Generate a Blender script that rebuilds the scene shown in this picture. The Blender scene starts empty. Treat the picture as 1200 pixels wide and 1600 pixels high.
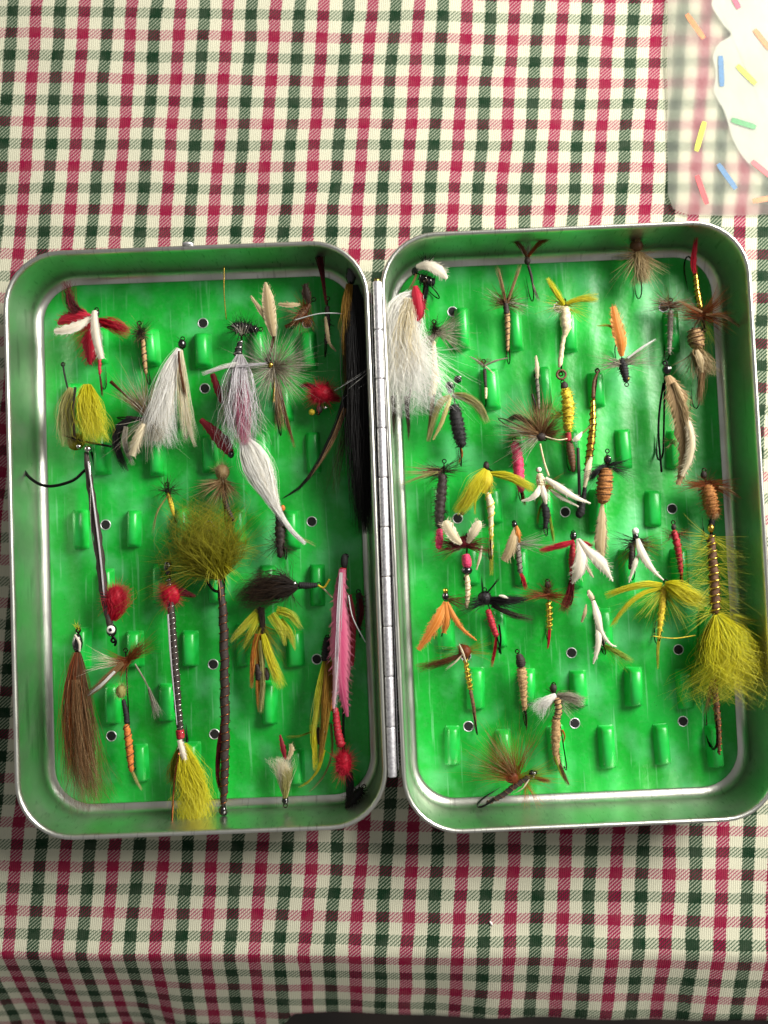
import bpy, math, random
import numpy as np
from mathutils import Vector, Matrix

random.seed(11)
RNG = np.random.default_rng(11)
SC = bpy.context.scene
COL = SC.collection

# ---------------------------------------------------------------- camera, world, lamp, exposure
S = 0.000165                 # metres in one photograph pixel on the table
F = 1400.0                   # focal length in photograph pixels (1200 x 1600)
TILT = math.radians(2.0)
CAM = Vector((0, -math.sin(TILT) * F * S, math.cos(TILT) * F * S))
cam_d = bpy.data.cameras.new('camera')
cam = bpy.data.objects.new('camera', cam_d)
COL.objects.link(cam)
cam.location = CAM
cam.rotation_euler = (TILT, 0, 0)
cam_d.sensor_fit = 'VERTICAL'
cam_d.sensor_height = 36.0
cam_d.lens = 36.0 * F / 1600.0
cam_d.clip_start = 0.005
cam_d.clip_end = 50
cam_d.dof.use_dof = True
cam_d.dof.focus_distance = F * S * 0.955
cam_d.dof.aperture_fstop = 6.0
SC.camera = cam

world = bpy.data.worlds.new('World')
SC.world = world
world.use_nodes = True
wb = world.node_tree.nodes['Background']
wb.inputs['Color'].default_value = (1.0, 0.99, 0.975, 1)
wb.inputs['Strength'].default_value = 0.19

lamp_d = bpy.data.lights.new('room_lamp', 'AREA')
lamp_d.shape = 'DISK'
lamp_d.size = 0.34
lamp_d.energy = 7.4
lamp_d.color = (1.0, 0.97, 0.915)
lamp = bpy.data.objects.new('room_lamp', lamp_d)
COL.objects.link(lamp)
lamp.location = (1850 * 1.25 * S, 1300 * 1.25 * S, 1480 * 1.25 * S)
lamp.rotation_euler = (Vector((0, 0, 0)) - lamp.location).to_track_quat('-Z', 'Y').to_euler()

SC.view_settings.view_transform = 'Standard'
SC.view_settings.look = 'None'
SC.view_settings.exposure = 0.22
SC.view_settings.gamma = 1.0
SC.cycles.max_bounces = 18
SC.cycles.diffuse_bounces = 12
SC.cycles.glossy_bounces = 4
SC.cycles.use_denoising = True

# ---------------------------------------------------------------- helpers
ct, st = math.cos(TILT), math.sin(TILT)

def P(px, py, z=0.0):
    """point of the place seen at photograph pixel px, py at the height z (in pixels) over the table"""
    dx, dy, dz = (px - 600) / F, -(py - 800) / F, -1.0
    d = Vector((dx, dy * ct - dz * st, dy * st + dz * ct))
    t = (z * S - CAM.z) / d.z
    return CAM + d * t

def scale_at(z):
    return S * (1 - z / F)

def lin(c):
    return tuple(((v / 255) / 12.92 if v / 255 <= 0.04045 else ((v / 255 + 0.055) / 1.055) ** 2.4) for v in c) + (1.0,)

class N:
    """small node-tree writer"""
    def __init__(self, name):
        self.m = bpy.data.materials.new(name)
        self.m.use_nodes = True
        self.t = self.m.node_tree
        self.t.nodes.clear()
        self.out = self.t.nodes.new('ShaderNodeOutputMaterial')
    def put(self, sock, v):
        if v is None:
            return
        if isinstance(v, bpy.types.NodeSocket):
            self.t.links.new(v, sock)
        else:
            sock.default_value = v
    def n(self, kind, out=0, ins=None, **kw):
        nd = self.t.nodes.new(kind)
        for k, v in kw.items():
            setattr(nd, k, v)
        for k, v in (ins or {}).items():
            self.put(nd.inputs[k], v)
        return nd.outputs[out]
    def math(self, op, a, b=None, c=None):
        nd = self.t.nodes.new('ShaderNodeMath')
        nd.operation = op
        for i, v in enumerate((a, b, c)):
            self.put(nd.inputs[i], v)
        return nd.outputs[0]
    def mix(self, fac, a, b, blend='MIX'):
        nd = self.t.nodes.new('ShaderNodeMix')
        nd.data_type = 'RGBA'
        nd.blend_type = blend
        self.put(nd.inputs[0], fac)
        self.put(nd.inputs[6], a)
        self.put(nd.inputs[7], b)
        return nd.outputs[2]
    def noise(self, vec, scale, detail=2.0, rough=0.5, out=0):
        return self.n('ShaderNodeTexNoise', out, {'Vector': vec, 'Scale': scale, 'Detail': detail, 'Roughness': rough})
    def ramp(self, fac, p0, p1):
        return self.n('ShaderNodeMapRange', 0, {'Value': fac, 'From Min': p0, 'From Max': p1, 'To Min': 0.0, 'To Max': 1.0})
    def bump(self, h, strength, dist):
        return self.n('ShaderNodeBump', 0, {'Height': h, 'Strength': strength, 'Distance': dist})
    def principled(self, **kw):
        nd = self.t.nodes.new('ShaderNodeBsdfPrincipled')
        for k, v in kw.items():
            self.put(nd.inputs[k.replace('_', ' ')], v)
        return nd.outputs[0]
    def done(self, sh):
        self.t.links.new(sh, self.out.inputs['Surface'])
        return self.m

MATS = {}

def fibre(name, base, tip=None, alt=None, rough=0.55, trans=0.35, band=0.0, spec=0.35, vary=0.5):
    """feather, hair and fur: tint drifts from fibre to fibre and from root to tip"""
    if name in MATS:
        return MATS[name]
    w = N(name)
    base, tip, alt = lin(base), lin(tip or base), lin(alt or base)
    t = w.n('ShaderNodeAttribute', 2, attribute_name='along')
    rnd = w.n('ShaderNodeNewGeometry', 'Random Per Island')
    c = w.mix(w.ramp(t, 0.15, 0.95), base, tip)
    c = w.mix(w.ramp(rnd, 0.35, 0.75), c, alt)
    v = w.math('MULTIPLY_ADD', rnd, vary, 1.02 - vary / 2)
    c = w.mix(1.0, c, w.n('ShaderNodeCombineColor', 0, {'Red': v, 'Green': v, 'Blue': v}), 'MULTIPLY')
    if band:
        s = w.math('FRACT', w.math('MULTIPLY_ADD', t, 4.0, w.math('MULTIPLY', rnd, 1.7)))
        c = w.mix(w.math('MULTIPLY', w.math('GREATER_THAN', s, 0.58), band), c, (0.02, 0.018, 0.014, 1))
    p = w.principled(Base_Color=c, Roughness=rough, Specular_IOR_Level=spec)
    tr = w.n('ShaderNodeBsdfTranslucent', 0, {'Color': c})
    MATS[name] = w.done(w.n('ShaderNodeMixShader', 0, {0: trans, 1: p, 2: tr}))
    return MATS[name]

def plume(name, base, edge=None, dark=None, trans=0.3, streak=0.35):
    """a feather vane: barbs run out from the rib as fine streaks"""
    if name in MATS:
        return MATS[name]
    w = N(name)
    b, e, d = lin(base), lin(edge or base), lin(dark or tuple(int(x * 0.55) for x in base))
    t = w.n('ShaderNodeAttribute', 2, attribute_name='along')
    a = w.n('ShaderNodeAttribute', 2, attribute_name='across')
    aa = w.math('ABSOLUTE', a)
    co = w.n('ShaderNodeCombineXYZ', 0, {'X': w.math('MULTIPLY_ADD', t, 46.0, w.math('MULTIPLY', aa, -7.0)), 'Y': w.math('MULTIPLY', aa, 1.4)})
    ns = w.noise(co, 1.0, 2.0)
    c = w.mix(w.ramp(aa, 0.3, 1.0), b, e)
    c = w.mix(w.math('MULTIPLY', w.ramp(ns, 0.52, 0.72), streak), c, d)
    c = w.mix(w.math('MULTIPLY', w.math('LESS_THAN', aa, 0.07), 0.5), c, e)
    p = w.principled(Base_Color=c, Roughness=0.55, Specular_IOR_Level=0.3, Normal=w.bump(ns, 0.5, 0.0002))
    tr = w.n('ShaderNodeBsdfTranslucent', 0, {'Color': c})
    MATS[name] = w.done(w.n('ShaderNodeMixShader', 0, {0: trans, 1: p, 2: tr}))
    return MATS[name]

def solid(name, base, alt=None, rough=0.5, metal=0.0, scale=2500.0, bump=0.0, spec=0.5, coat=0.0, lo=0.42, hi=0.62):
    if name in MATS:
        return MATS[name]
    w = N(name)
    co = w.n('ShaderNodeTexCoord', 3)
    ns = w.noise(co, scale, 3.0)
    c = w.mix(w.ramp(ns, lo, hi), lin(base), lin(alt or tuple(int(x * 0.7) for x in base)))
    p = w.principled(Base_Color=c, Roughness=rough, Metallic=metal, Specular_IOR_Level=spec, Coat_Weight=coat,
                     Normal=w.bump(ns, bump, 0.0002) if bump else None)
    MATS[name] = w.done(p)
    return MATS[name]

def mesh_obj(name, verts, faces, mat, parent=None, smooth=True, attrs=None, loc=None):
    me = bpy.data.meshes.new(name)
    verts = np.asarray(verts, dtype=np.float64)
    if isinstance(faces, np.ndarray):
        nf, k = faces.shape
        me.vertices.add(len(verts))
        me.vertices.foreach_set('co', verts.ravel())
        me.loops.add(nf * k)
        me.loops.foreach_set('vertex_index', faces.ravel().astype(np.int32))
        me.polygons.add(nf)
        me.polygons.foreach_set('loop_start', np.arange(0, nf * k, k, dtype=np.int32))
        me.update(calc_edges=True)
    else:
        me.from_pydata([tuple(v) for v in verts], [], faces)
    if smooth:
        me.polygons.foreach_set('use_smooth', np.ones(len(me.polygons), dtype=bool))
    for k, v in (attrs or {}).items():
        at = me.attributes.new(k, 'FLOAT', 'POINT')
        at.data.foreach_set('value', np.asarray(v, dtype=np.float32))
    me.materials.append(mat)
    me.update()
    o = bpy.data.objects.new(name, me)
    COL.objects.link(o)
    if parent:
        o.parent = parent
    if loc is not None:
        o.location = loc
    return o

def empty(name, loc, rz=0.0):
    o = bpy.data.objects.new(name, None)
    o.empty_display_size = 0.002
    COL.objects.link(o)
    o.location = loc
    o.rotation_euler = (0, 0, rz)
    return o

def tag(o, label=None, cat=None, group=None, kind=None):
    if label: o['label'] = label
    if cat: o['category'] = cat
    if group: o['group'] = group
    if kind: o['kind'] = kind
    return o

class MB:
    """collects pieces into one mesh"""
    def __init__(self):
        self.v, self.f, self.a, self.w, self.n = [], [], [], [], 0
    def add(self, v, f, along=None, across=None):
        v = np.asarray(v, dtype=np.float64).reshape(-1, 3)
        self.v.append(v)
        self.f += [tuple(int(i) + self.n for i in q) for q in f]
        self.a.append(np.zeros(len(v)) if along is None else np.asarray(along, dtype=np.float64).ravel())
        self.w.append(np.zeros(len(v)) if across is None else np.asarray(across, dtype=np.float64).ravel())
        self.n += len(v)

def frames(p):
    """p (m,3) -> two unit vectors across the path at each point"""
    t = np.gradient(p, axis=0)
    t /= np.maximum(np.linalg.norm(t, axis=1, keepdims=True), 1e-9)
    ref = np.array([0.13, 0.21, 0.97]) if abs(t.mean(0)[2]) < 0.8 else np.array([0.97, 0.2, 0.1])
    u = np.cross(t, ref)
    u /= np.maximum(np.linalg.norm(u, axis=1, keepdims=True), 1e-9)
    return u, np.cross(u, t)

def smooth_path(pts, m):
    """Catmull-Rom through rows of any width"""
    p = np.asarray(pts, dtype=np.float64)
    if len(p) == 1:
        return np.repeat(p, m, 0)
    d = np.concatenate([[0], np.cumsum(np.maximum(np.linalg.norm(np.diff(p[:, :3], axis=0), axis=1), 1e-6))])
    d /= d[-1]
    q = np.vstack([2 * p[0] - p[1], p, 2 * p[-1] - p[-2]])
    out = np.empty((m, p.shape[1]))
    for k, t in enumerate(np.linspace(0, 1, m)):
        i = min(max(int(np.searchsorted(d, t, side='right')) - 1, 0), len(p) - 2)
        s = (t - d[i]) / max(d[i + 1] - d[i], 1e-9)
        a, b, c, e = q[i], q[i + 1], q[i + 2], q[i + 3]
        out[k] = 0.5 * ((2 * b) + (-a + c) * s + (2 * a - 5 * b + 4 * c - e) * s * s + (-a + 3 * b - 3 * c + e) * s ** 3)
    return out

def tube(mb, path, rad, seg=8, cap=True, along=None):
    p = np.asarray(path, dtype=np.float64)
    m = len(p)
    r = np.broadcast_to(np.asarray(rad, dtype=np.float64), (m,)) if np.ndim(rad) < 2 else rad
    u, v = frames(p)
    ang = np.linspace(0, 2 * np.pi, seg, endpoint=False)
    ring = u[:, None, :] * np.cos(ang)[None, :, None] + v[:, None, :] * np.sin(ang)[None, :, None]
    rr = r[:, None] if r.ndim == 1 else r
    vs = p[:, None, :] + ring * rr[:, :, None]
    fs = []
    for i in range(m - 1):
        for j in range(seg):
            k = (j + 1) % seg
            fs.append((i * seg + j, i * seg + k, (i + 1) * seg + k, (i + 1) * seg + j))
    if cap:
        fs.append(tuple(range(seg - 1, -1, -1)))
        fs.append(tuple((m - 1) * seg + j for j in range(seg)))
    al = np.repeat(np.linspace(0, 1, m) if along is None else along, seg)
    mb.add(vs, fs, al)

def fibres(mb, pts, r):
    """pts (n,m,3) fibre centre lines, r (n,m) radii -> three-sided tapering tubes"""
    n, m, _ = pts.shape
    r = r * 0.76
    t = np.gradient(pts, axis=1)
    t /= np.maximum(np.linalg.norm(t, axis=2, keepdims=True), 1e-9)
    ref = RNG.normal(size=(n, 1, 3))
    u = np.cross(t, ref)
    u /= np.maximum(np.linalg.norm(u, axis=2, keepdims=True), 1e-9)
    v = np.cross(t, u)
    ang = np.array([0, 2.0944, 4.1888])
    vs = pts[:, :, None, :] + (u[:, :, None, :] * np.cos(ang)[None, None, :, None] + v[:, :, None, :] * np.sin(ang)[None, None, :, None]) * r[:, :, None, None]
    al = np.broadcast_to(np.linspace(0, 1, m)[None, :, None], (n, m, 3))
    base = (np.arange(n) * m * 3)[:, None, None, None]
    i = np.arange(m - 1)[None, :, None, None]
    j = np.arange(3)[None, None, :, None]
    k = (j + 1) % 3
    q = np.concatenate(np.broadcast_arrays(base + i * 3 + j, base + i * 3 + k, base + (i + 1) * 3 + k, base + (i + 1) * 3 + j), axis=3)
    mb.add(vs.reshape(-1, 3), q.reshape(-1, 4), al.ravel())

def ellipsoid(mb, c, r, seg=12, rings=8, jit=0.0):
    c = np.asarray(c, dtype=np.float64); r = np.asarray(r, dtype=np.float64)
    vs = [c + np.array([0, 0, r[2]])]
    for i in range(1, rings):
        th = math.pi * i / rings
        for j in range(seg):
            ph = 2 * math.pi * j / seg
            k = 1 + (RNG.uniform(-jit, jit) if jit else 0)
            vs.append(c + k * r * np.array([math.sin(th) * math.cos(ph), math.sin(th) * math.sin(ph), math.cos(th)]))
    vs.append(c - np.array([0, 0, r[2]]))
    fs = [(0, 1 + j, 1 + (j + 1) % seg) for j in range(seg)]
    for i in range(rings - 2):
        for j in range(seg):
            a, b = 1 + i * seg + j, 1 + i * seg + (j + 1) % seg
            fs.append((a, a + seg, b + seg, b))
    L = len(vs) - 1
    o = 1 + (rings - 2) * seg
    fs += [(L, o + (j + 1) % seg, o + j) for j in range(seg)]
    mb.add(vs, fs)

def torus(mb, c, R, r, seg=16, sub=6, tilt=None):
    ang = np.linspace(0, 2 * np.pi, seg, endpoint=False)
    vs, fs = [], []
    for i, a in enumerate(ang):
        for j in range(sub):
            b = 2 * math.pi * j / sub
            p = np.array([(R + r * math.cos(b)) * math.cos(a), (R + r * math.cos(b)) * math.sin(a), r * math.sin(b)])
            if tilt is not None:
                p = np.array(tilt @ Vector(p))
            vs.append(np.asarray(c) + p)
            fs.append((i * sub + j, ((i + 1) % seg) * sub + j, ((i + 1) % seg) * sub + (j + 1) % sub, i * sub + (j + 1) % sub))
    mb.add(vs, fs)

# ---------------------------------------------------------------- the tablecloth, the table under it, the floor
def stripe_u(x, y):
    """index of the red warp stripe at photograph pixel x, y (the cloth lies slightly skewed)"""
    rows = [(0.0, 58.0, 74.8, 0.0), (333.0, 33.0, 75.0, 0.0), (1355.0, -52.4, 75.15, 0.236)]
    lo, hi = (rows[0], rows[1]) if y < 333 else (rows[1], rows[2])
    s = (y - lo[0]) / (hi[0] - lo[0])
    s = max(-1.5, min(s, 1.25))
    a, b, c = [lo[i] + (hi[i] - lo[i]) * s for i in (1, 2, 3)]
    k = (x - a) / b
    for _ in range(4):
        k -= (a + b * k + c * k * k - x) / (b + 2 * c * k)
    return k

def stripe_v(x, y):
    ys = [50 + 0.012 * x, 327.0, 1353 + 0.013 * x, 1425 + 0.015 * x, 1494 + 0.018 * x]
    ms = [0, 4, 19, 20, 21]
    if y <= ys[0]:
        return (y - ys[0]) / 68.5
    for i in range(4):
        if y <= ys[i + 1]:
            return ms[i] + (ms[i + 1] - ms[i]) * (y - ys[i]) / (ys[i + 1] - ys[i])
    return 21 + (y - ys[4]) / 71.0

def cloth_material():
    w = N('gingham_cloth')
    uv = w.n('ShaderNodeUVMap', 0, uv_map='UVMap')
    nz = w.noise(uv, 34.0, 2.0, out=1)
    sep0 = w.n('ShaderNodeSeparateXYZ', 0, {0: nz}); nx = sep0
    sep = w.t.nodes.new('ShaderNodeSeparateXYZ'); w.t.links.new(uv, sep.inputs[0])
    sn = w.t.nodes.new('ShaderNodeSeparateXYZ'); w.t.links.new(nz, sn.inputs[0])
    lowf = w.noise(uv, 0.7, 1.0, out=1)
    sl = w.t.nodes.new('ShaderNodeSeparateXYZ'); w.t.links.new(lowf, sl.inputs[0])
    def coord(c, k):
        a = w.math('MULTIPLY_ADD', w.math('SUBTRACT', sn.outputs[k], 0.5), 0.075, c)
        return w.math('MULTIPLY_ADD', w.math('SUBTRACT', sl.outputs[k], 0.5), 0.10, a)
    U, V = coord(sep.outputs[0], 0), coord(sep.outputs[1], 1)
    def stripes(c, width, red, green, white):
        r = w.math('LESS_THAN', w.math('ABSOLUTE', w.math('SUBTRACT', w.math('FRACT', w.math('ADD', c, 0.5)), 0.5)), width)
        g = w.math('LESS_THAN', w.math('ABSOLUTE', w.math('SUBTRACT', w.math('FRACT', c), 0.5)), width)
        return w.mix(g, w.mix(r, white, red), green)
    white, red, green = [tuple(v / 255 for v in c) + (1,) for c in ((194, 192, 168), (128, 2, 52), (12, 46, 26))]
    warp = stripes(U, 0.124, red, green, white)
    weft = stripes(V, 0.118, red, green, white)
    # twill: the warp passes over the weft in diagonal floats
    T = 12.5
    d = w.math('FRACT', w.math('MULTIPLY_ADD', sep.outputs[0], T, w.math('MULTIPLY', sep.outputs[1], T * 0.93)))
    fleck = w.noise(uv, 64.0, 1.0)
    over = w.ramp(w.math('ADD', d, w.math('MULTIPLY', w.math('SUBTRACT', fleck, 0.5), 1.0)), 0.26, 0.46)
    over = w.math('MULTIPLY_ADD', over, 0.66, 0.24)
    c = w.mix(over, weft, warp)
    c = w.n('ShaderNodeGamma', 0, {'Color': c, 'Gamma': 2.2})
    wear = w.noise(uv, 3.0, 3.0)
    c = w.mix(w.math('MULTIPLY', w.ramp(fleck, 0.5, 0.8), 0.05), c, (0.7, 0.68, 0.55, 1))
    c = w.mix(w.math('MULTIPLY', w.ramp(wear, 0.35, 0.75), 0.05), c, lin((196, 194, 172)))
    thread = w.math('ADD', w.math('MULTIPLY', w.math('SINE', w.math('MULTIPLY', sep.outputs[0], T * 12.566)), 0.5), w.math('MULTIPLY', over, 0.8))
    thread = w.math('ADD', thread, fleck)
    p = w.principled(Base_Color=c, Roughness=0.9, Specular_IOR_Level=0.15, Normal=w.bump(thread, 0.35, 0.00025))
    return w.done(p)

EDGE = 1490.0
xs = np.arange(-820, 2021, 14.0)
ysf = np.concatenate([np.arange(-1000, EDGE - 1, 14.0), [EDGE]])
smax = 620.0
ss = np.arange(6.0, smax, 6.0)
rows, uvr = [], []
def crease(x, y):
    """small unevenness of the cloth lying on the table (never above the table plane)"""
    z = 1.3 * math.sin(x * 0.011 + 1.3 * math.sin(y * 0.006)) + 1.1 * math.sin(y * 0.017 + x * 0.004) + 0.7 * math.sin(x * 0.031 - y * 0.023)
    if y > 1400:
        z += 3.2 * math.exp(-((y - 1484 - 3 * math.sin(x * .006)) / 7.0) ** 2)
    return z - 3.6
for y in ysf:
    r, u = [], []
    for x in xs:
        z = crease(x, y)
        p = P(x, y, 0)
        r.append((p.x, p.y, z * S))
        u.append((stripe_u(x, y), stripe_v(x, y)))
    rows.append(r); uvr.append(u)
last = rows[-1]; lastuv = uvr[-1]
def slope(x, s):
    a1 = math.radians(38 - 17 * max(0, min(1, x / 1100)))
    a1 += math.radians(1.2) * math.sin(x * 0.013) + math.radians(.8) * math.sin(x * .037 + 1)
    s2 = 116 / (math.cos(a1) * .94) + 230 * max(0, min(1, (450 - x) / 120)) + 2 * math.sin(x * .02)
    a = a1 * min(1, s / 14.0)
    k = max(0, min(1, (s - s2) / 22.0))
    a += (math.radians(88) - a1) * k * k * (3 - 2 * k)
    return a
cy = [[0.0, 0.0] for _ in xs]
for s in ss:
    r, u = [], []
    for i, x in enumerate(xs):
        a = slope(x, s)
        cy[i][0] += 6.0 * math.cos(a)
        cy[i][1] += 6.0 * math.sin(a)
        fl = 9 * math.sin(x * 0.021 + 0.6) * min(1, max(0, s - 150) / 200)
        r.append((last[i][0], last[i][1] - (cy[i][0] + fl) * S, last[i][2] - cy[i][1] * S))
        u.append((lastuv[i][0], lastuv[i][1] + s / 71.0))
    rows.append(r); uvr.append(u)
nv, nu = len(rows), len(xs)
V_ = np.array(rows).reshape(-1, 3)
idx = np.arange(nv * nu).reshape(nv, nu)
Fq = np.stack([idx[1:, :-1], idx[1:, 1:], idx[:-1, 1:], idx[:-1, :-1]], axis=-1).reshape(-1, 4)
cloth = mesh_obj('tablecloth', V_, Fq, cloth_material())
uvl = cloth.data.uv_layers.new(name='UVMap')
UVf = np.array(uvr).reshape(-1, 2)
li = np.empty(len(cloth.data.loops), dtype=np.int32)
cloth.data.loops.foreach_get('vertex_index', li)
uvl.data.foreach_set('uv', UVf[li].astype(np.float32).ravel())
tag(cloth, 'red, green and cream gingham tablecloth under the open fly box', 'tablecloth')

def box_faces(x0, x1, y0, y1, z0, z1):
    v = [(x0, y0, z0), (x1, y0, z0), (x1, y1, z0), (x0, y1, z0), (x0, y0, z1), (x1, y0, z1), (x1, y1, z1), (x0, y1, z1)]
    f = [(3, 2, 1, 0), (4, 5, 6, 7), (0, 1, 5, 4), (1, 2, 6, 5), (2, 3, 7, 6), (3, 0, 4, 7)]
    return v, f
ye = P(600, EDGE, 0).y
v, f = box_faces(-1380 * S, 1380 * S, ye + 3 * S, 1700 * S, -150 * S, -7.5 * S)
tag(mesh_obj('table_top', v, f, solid('table_wood', (92, 60, 38), (70, 44, 28), 0.5, scale=60), smooth=False), kind='structure')
v, f = box_faces(-2.5, 2.5, -2.5, 2.5, -0.78, -0.74)
tag(mesh_obj('floor', v, f, solid('floor_boards', (44, 34, 28), (30, 24, 20), 0.7, scale=20), smooth=False), kind='structure')

# ---------------------------------------------------------------- the open metal fly box
RIM, FLOOR = 100.0, 12.0

def alu_material():
    w = N('brushed_aluminium')
    co = w.n('ShaderNodeTexCoord', 3)
    mp = w.n('ShaderNodeMapping', 0, {'Vector': co, 'Scale': (1.0, 0.06, 1.0)})
    ns = w.noise(mp, 3500.0, 3.0)
    big = w.noise(co, 120.0, 4.0)
    c = w.mix(w.ramp(big, 0.35, 0.7), lin((222, 222, 212)), lin((196, 197, 186)))
    scr = w.noise(w.n('ShaderNodeMapping', 0, {'Vector': co, 'Rotation': (0.3, 0.2, 0.7), 'Scale': (1.0, 0.03, 0.2)}), 1400.0, 2.0)
    c = w.mix(w.math('MULTIPLY', w.ramp(scr, 0.60, 0.70), 0.5), c, lin((150, 150, 140)))
    r = w.math('MULTIPLY_ADD', big, 0.30, w.math('MULTIPLY_ADD', ns, 0.12, 0.15))
    return w.done(w.principled(Base_Color=c, Metallic=1.0, Roughness=r, Normal=w.bump(w.math('ADD', w.math('MULTIPLY', big, 2.0), ns), 0.12, 0.0003)))

def lining_material():
    w = N('green_plastic')
    co = w.n('ShaderNodeTexCoord', 3)
    big = w.noise(co, 55.0, 4.0)
    fine = w.noise(co, 900.0, 2.0)
    c = w.mix(w.ramp(big, 0.35, 0.68), lin((8, 150, 34)), lin((22, 184, 60)))
    mint_glare = w.noise(co, 90.0, 3.0)
    c = w.mix(w.math('MULTIPLY', w.ramp(mint_glare, 0.50, 0.70), 0.38), c, lin((120, 216, 156)))  # pale glare on the liner, painted into its colour as mint patches
    c = w.mix(w.math('MULTIPLY', w.ramp(fine, 0.5, 0.8), 0.12), c, lin((120, 190, 130)))
    grit = w.noise(co, 2600.0, 2.0)
    c = w.mix(w.math('MULTIPLY', w.ramp(grit, 0.66, 0.74), 0.55), c, lin((20, 60, 24)))
    scuff = w.noise(w.n('ShaderNodeMapping', 0, {'Vector': co, 'Rotation': (0, 0, 0.5), 'Scale': (1.0, 0.05, 1.0)}), 1100.0, 2.0)
    c = w.mix(w.math('MULTIPLY', w.ramp(scuff, 0.62, 0.72), 0.30), c, lin((140, 214, 160)))
    r = w.math('MULTIPLY_ADD', big, 0.25, 0.24)
    return w.done(w.principled(Base_Color=c, Roughness=r, Specular_IOR_Level=0.5, Normal=w.bump(w.math('ADD', w.math('MULTIPLY', w.math('SINE', w.math('MULTIPLY', w.n('ShaderNodeSeparateXYZ', 0, {0: co}), 6.2832 / (41 * S))), 0.16), w.math('ADD', big, w.math('MULTIPLY', fine, 0.10))), 0.30, 0.002)))

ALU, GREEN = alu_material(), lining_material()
STEEL = solid('worn_steel', (238, 236, 238), (206, 204, 208), 0.52, 1.0, scale=1400)
DARK = solid('dark_hole', (12, 11, 10), (7, 7, 6), 0.8)

def rrect(hw, hh, r, z, k=9):
    pts = []
    for cx, cy_, a0 in ((hw - r, hh - r, 0), (-hw + r, hh - r, 90), (-hw + r, -hh + r, 180), (hw - r, -hh + r, 270)):
        for i in range(k + 1):
            a = math.radians(a0 + 90 * i / k)
            pts.append((cx + r * math.cos(a), cy_ + r * math.sin(a), z))
        # points along the straight side keep the sheet metal even
    return pts

def tray(parent, hw, hh, R):
    prof = []                                            # (inset, height) in pixels, inside to outside
    prof.append((32, 7.0))
    for i in range(0, 8):
        a = math.radians(90 * i / 7)
        prof.append((28 - 16 * math.sin(a), 7 + 16 - 16 * math.cos(a)))
    prof += [(9.5, 66), (7.6, RIM - 8), (7.2, RIM - 2.5), (5.6, RIM), (3.2, RIM + 1.0), (1.2, RIM), (0.0, RIM - 3.0), (1.2, RIM - 6.5), (3.6, RIM - 8.5)]
    for i in range(7, -1, -1):
        a = math.radians(90 * i / 7)
        prof.append((36 - 29 * math.sin(a), 2 + 29 - 29 * math.cos(a)))
    k = S * 1.0
    vs, fs = [], []
    n = len(rrect(1, 1, 0.5, 0))
    for ins, z in prof:
        vs += [(x * k, y * k, zz * S) for x, y, zz in rrect(hw - ins, hh - ins, max(R - ins, 14), z)]
    for i in range(len(prof) - 1):
        for j in range(n):
            q = (j + 1) % n
            fs.append((i * n + j, i * n + q, (i + 1) * n + q, (i + 1) * n + j))
    fs.append(tuple(range(n)))
    fs.append(tuple((len(prof) - 1) * n + j for j in range(n - 1, -1, -1)))
    o = mesh_obj('tray', vs, fs, ALU, parent)
    return o

def lining(parent, hw, hh, R):
    vs, fs = [], []
    prof = [(28.5, 7.4), (26.5, 7.6), (26.0, 10.0), (27.2, FLOOR - 0.6), (29.5, FLOOR)]
    n = len(rrect(1, 1, 0.5, 0))
    for ins, z in prof:
        vs += [(x * S, y * S, zz * S) for x, y, zz in rrect(hw - ins, hh - ins, max(R - ins, 30), z)]
    for i in range(len(prof) - 1):
        for j in range(n):
            q = (j + 1) % n
            fs.append((i * n + j, i * n + q, (i + 1) * n + q, (i + 1) * n + j))
    fs.append(tuple((len(prof) - 1) * n + j for j in range(n)))
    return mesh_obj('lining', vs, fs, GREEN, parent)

def clip_mesh():
    prof = [(-13, 0), (-11.2, 6), (-9.6, 13), (-7.6, 18.2), (-4, 20.6), (0, 21.2), (4, 20.6), (7.6, 18.2), (9.6, 13), (11.2, 6), (13, 0)]
    vs, fs = [], []
    for y, k in ((-31, 0.0), (-29, 0.72), (-24, 1.0), (24, 1.0), (29, 0.72), (31, 0.0)):
        for x, z in prof:
            vs.append((x * (0.9 + 0.1 * k) * S, y * S, (z * k) * S))
    m = len(prof)
    for i in range(5):
        for j in range(m - 1):
            fs.append((i * m + j, (i + 1) * m + j, (i + 1) * m + j + 1, i * m + j + 1))
    fs.append(tuple(range(m)))
    fs.append(tuple(5 * m + j for j in range(m - 1, -1, -1)))
    me = bpy.data.meshes.new('clip')
    me.from_pydata(vs, [], fs)
    me.polygons.foreach_set('use_smooth', np.ones(len(me.polygons), dtype=bool))
    me.materials.append(CLIPM)
    return me

def eyelet_meshes():
    mb = MB()
    torus(mb, (0, 0, 0), 7.6 * S, 0.8 * S, 18, 6)
    a = bpy.data.meshes.new('eyelet'); a.from_pydata([tuple(v) for v in np.vstack(mb.v)], [], mb.f); a.materials.append(STEEL)
    a.polygons.foreach_set('use_smooth', np.ones(len(a.polygons), dtype=bool))
    n = 18
    b = bpy.data.meshes.new('hole')
    ring = [(math.cos(2 * math.pi * i / n) * 7.6 * S, math.sin(2 * math.pi * i / n) * 7.6 * S, 0.7 * S) for i in range(n)]
    low = [(x * 0.9, y * 0.9, 0.25 * S) for x, y, _ in ring]
    b.from_pydata(ring + low, [], [(i, (i + 1) % n, n + (i + 1) % n, n + i) for i in range(n)] + [tuple(n + i for i in range(n))])
    b.materials.append(DARK)
    return a, b

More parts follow.
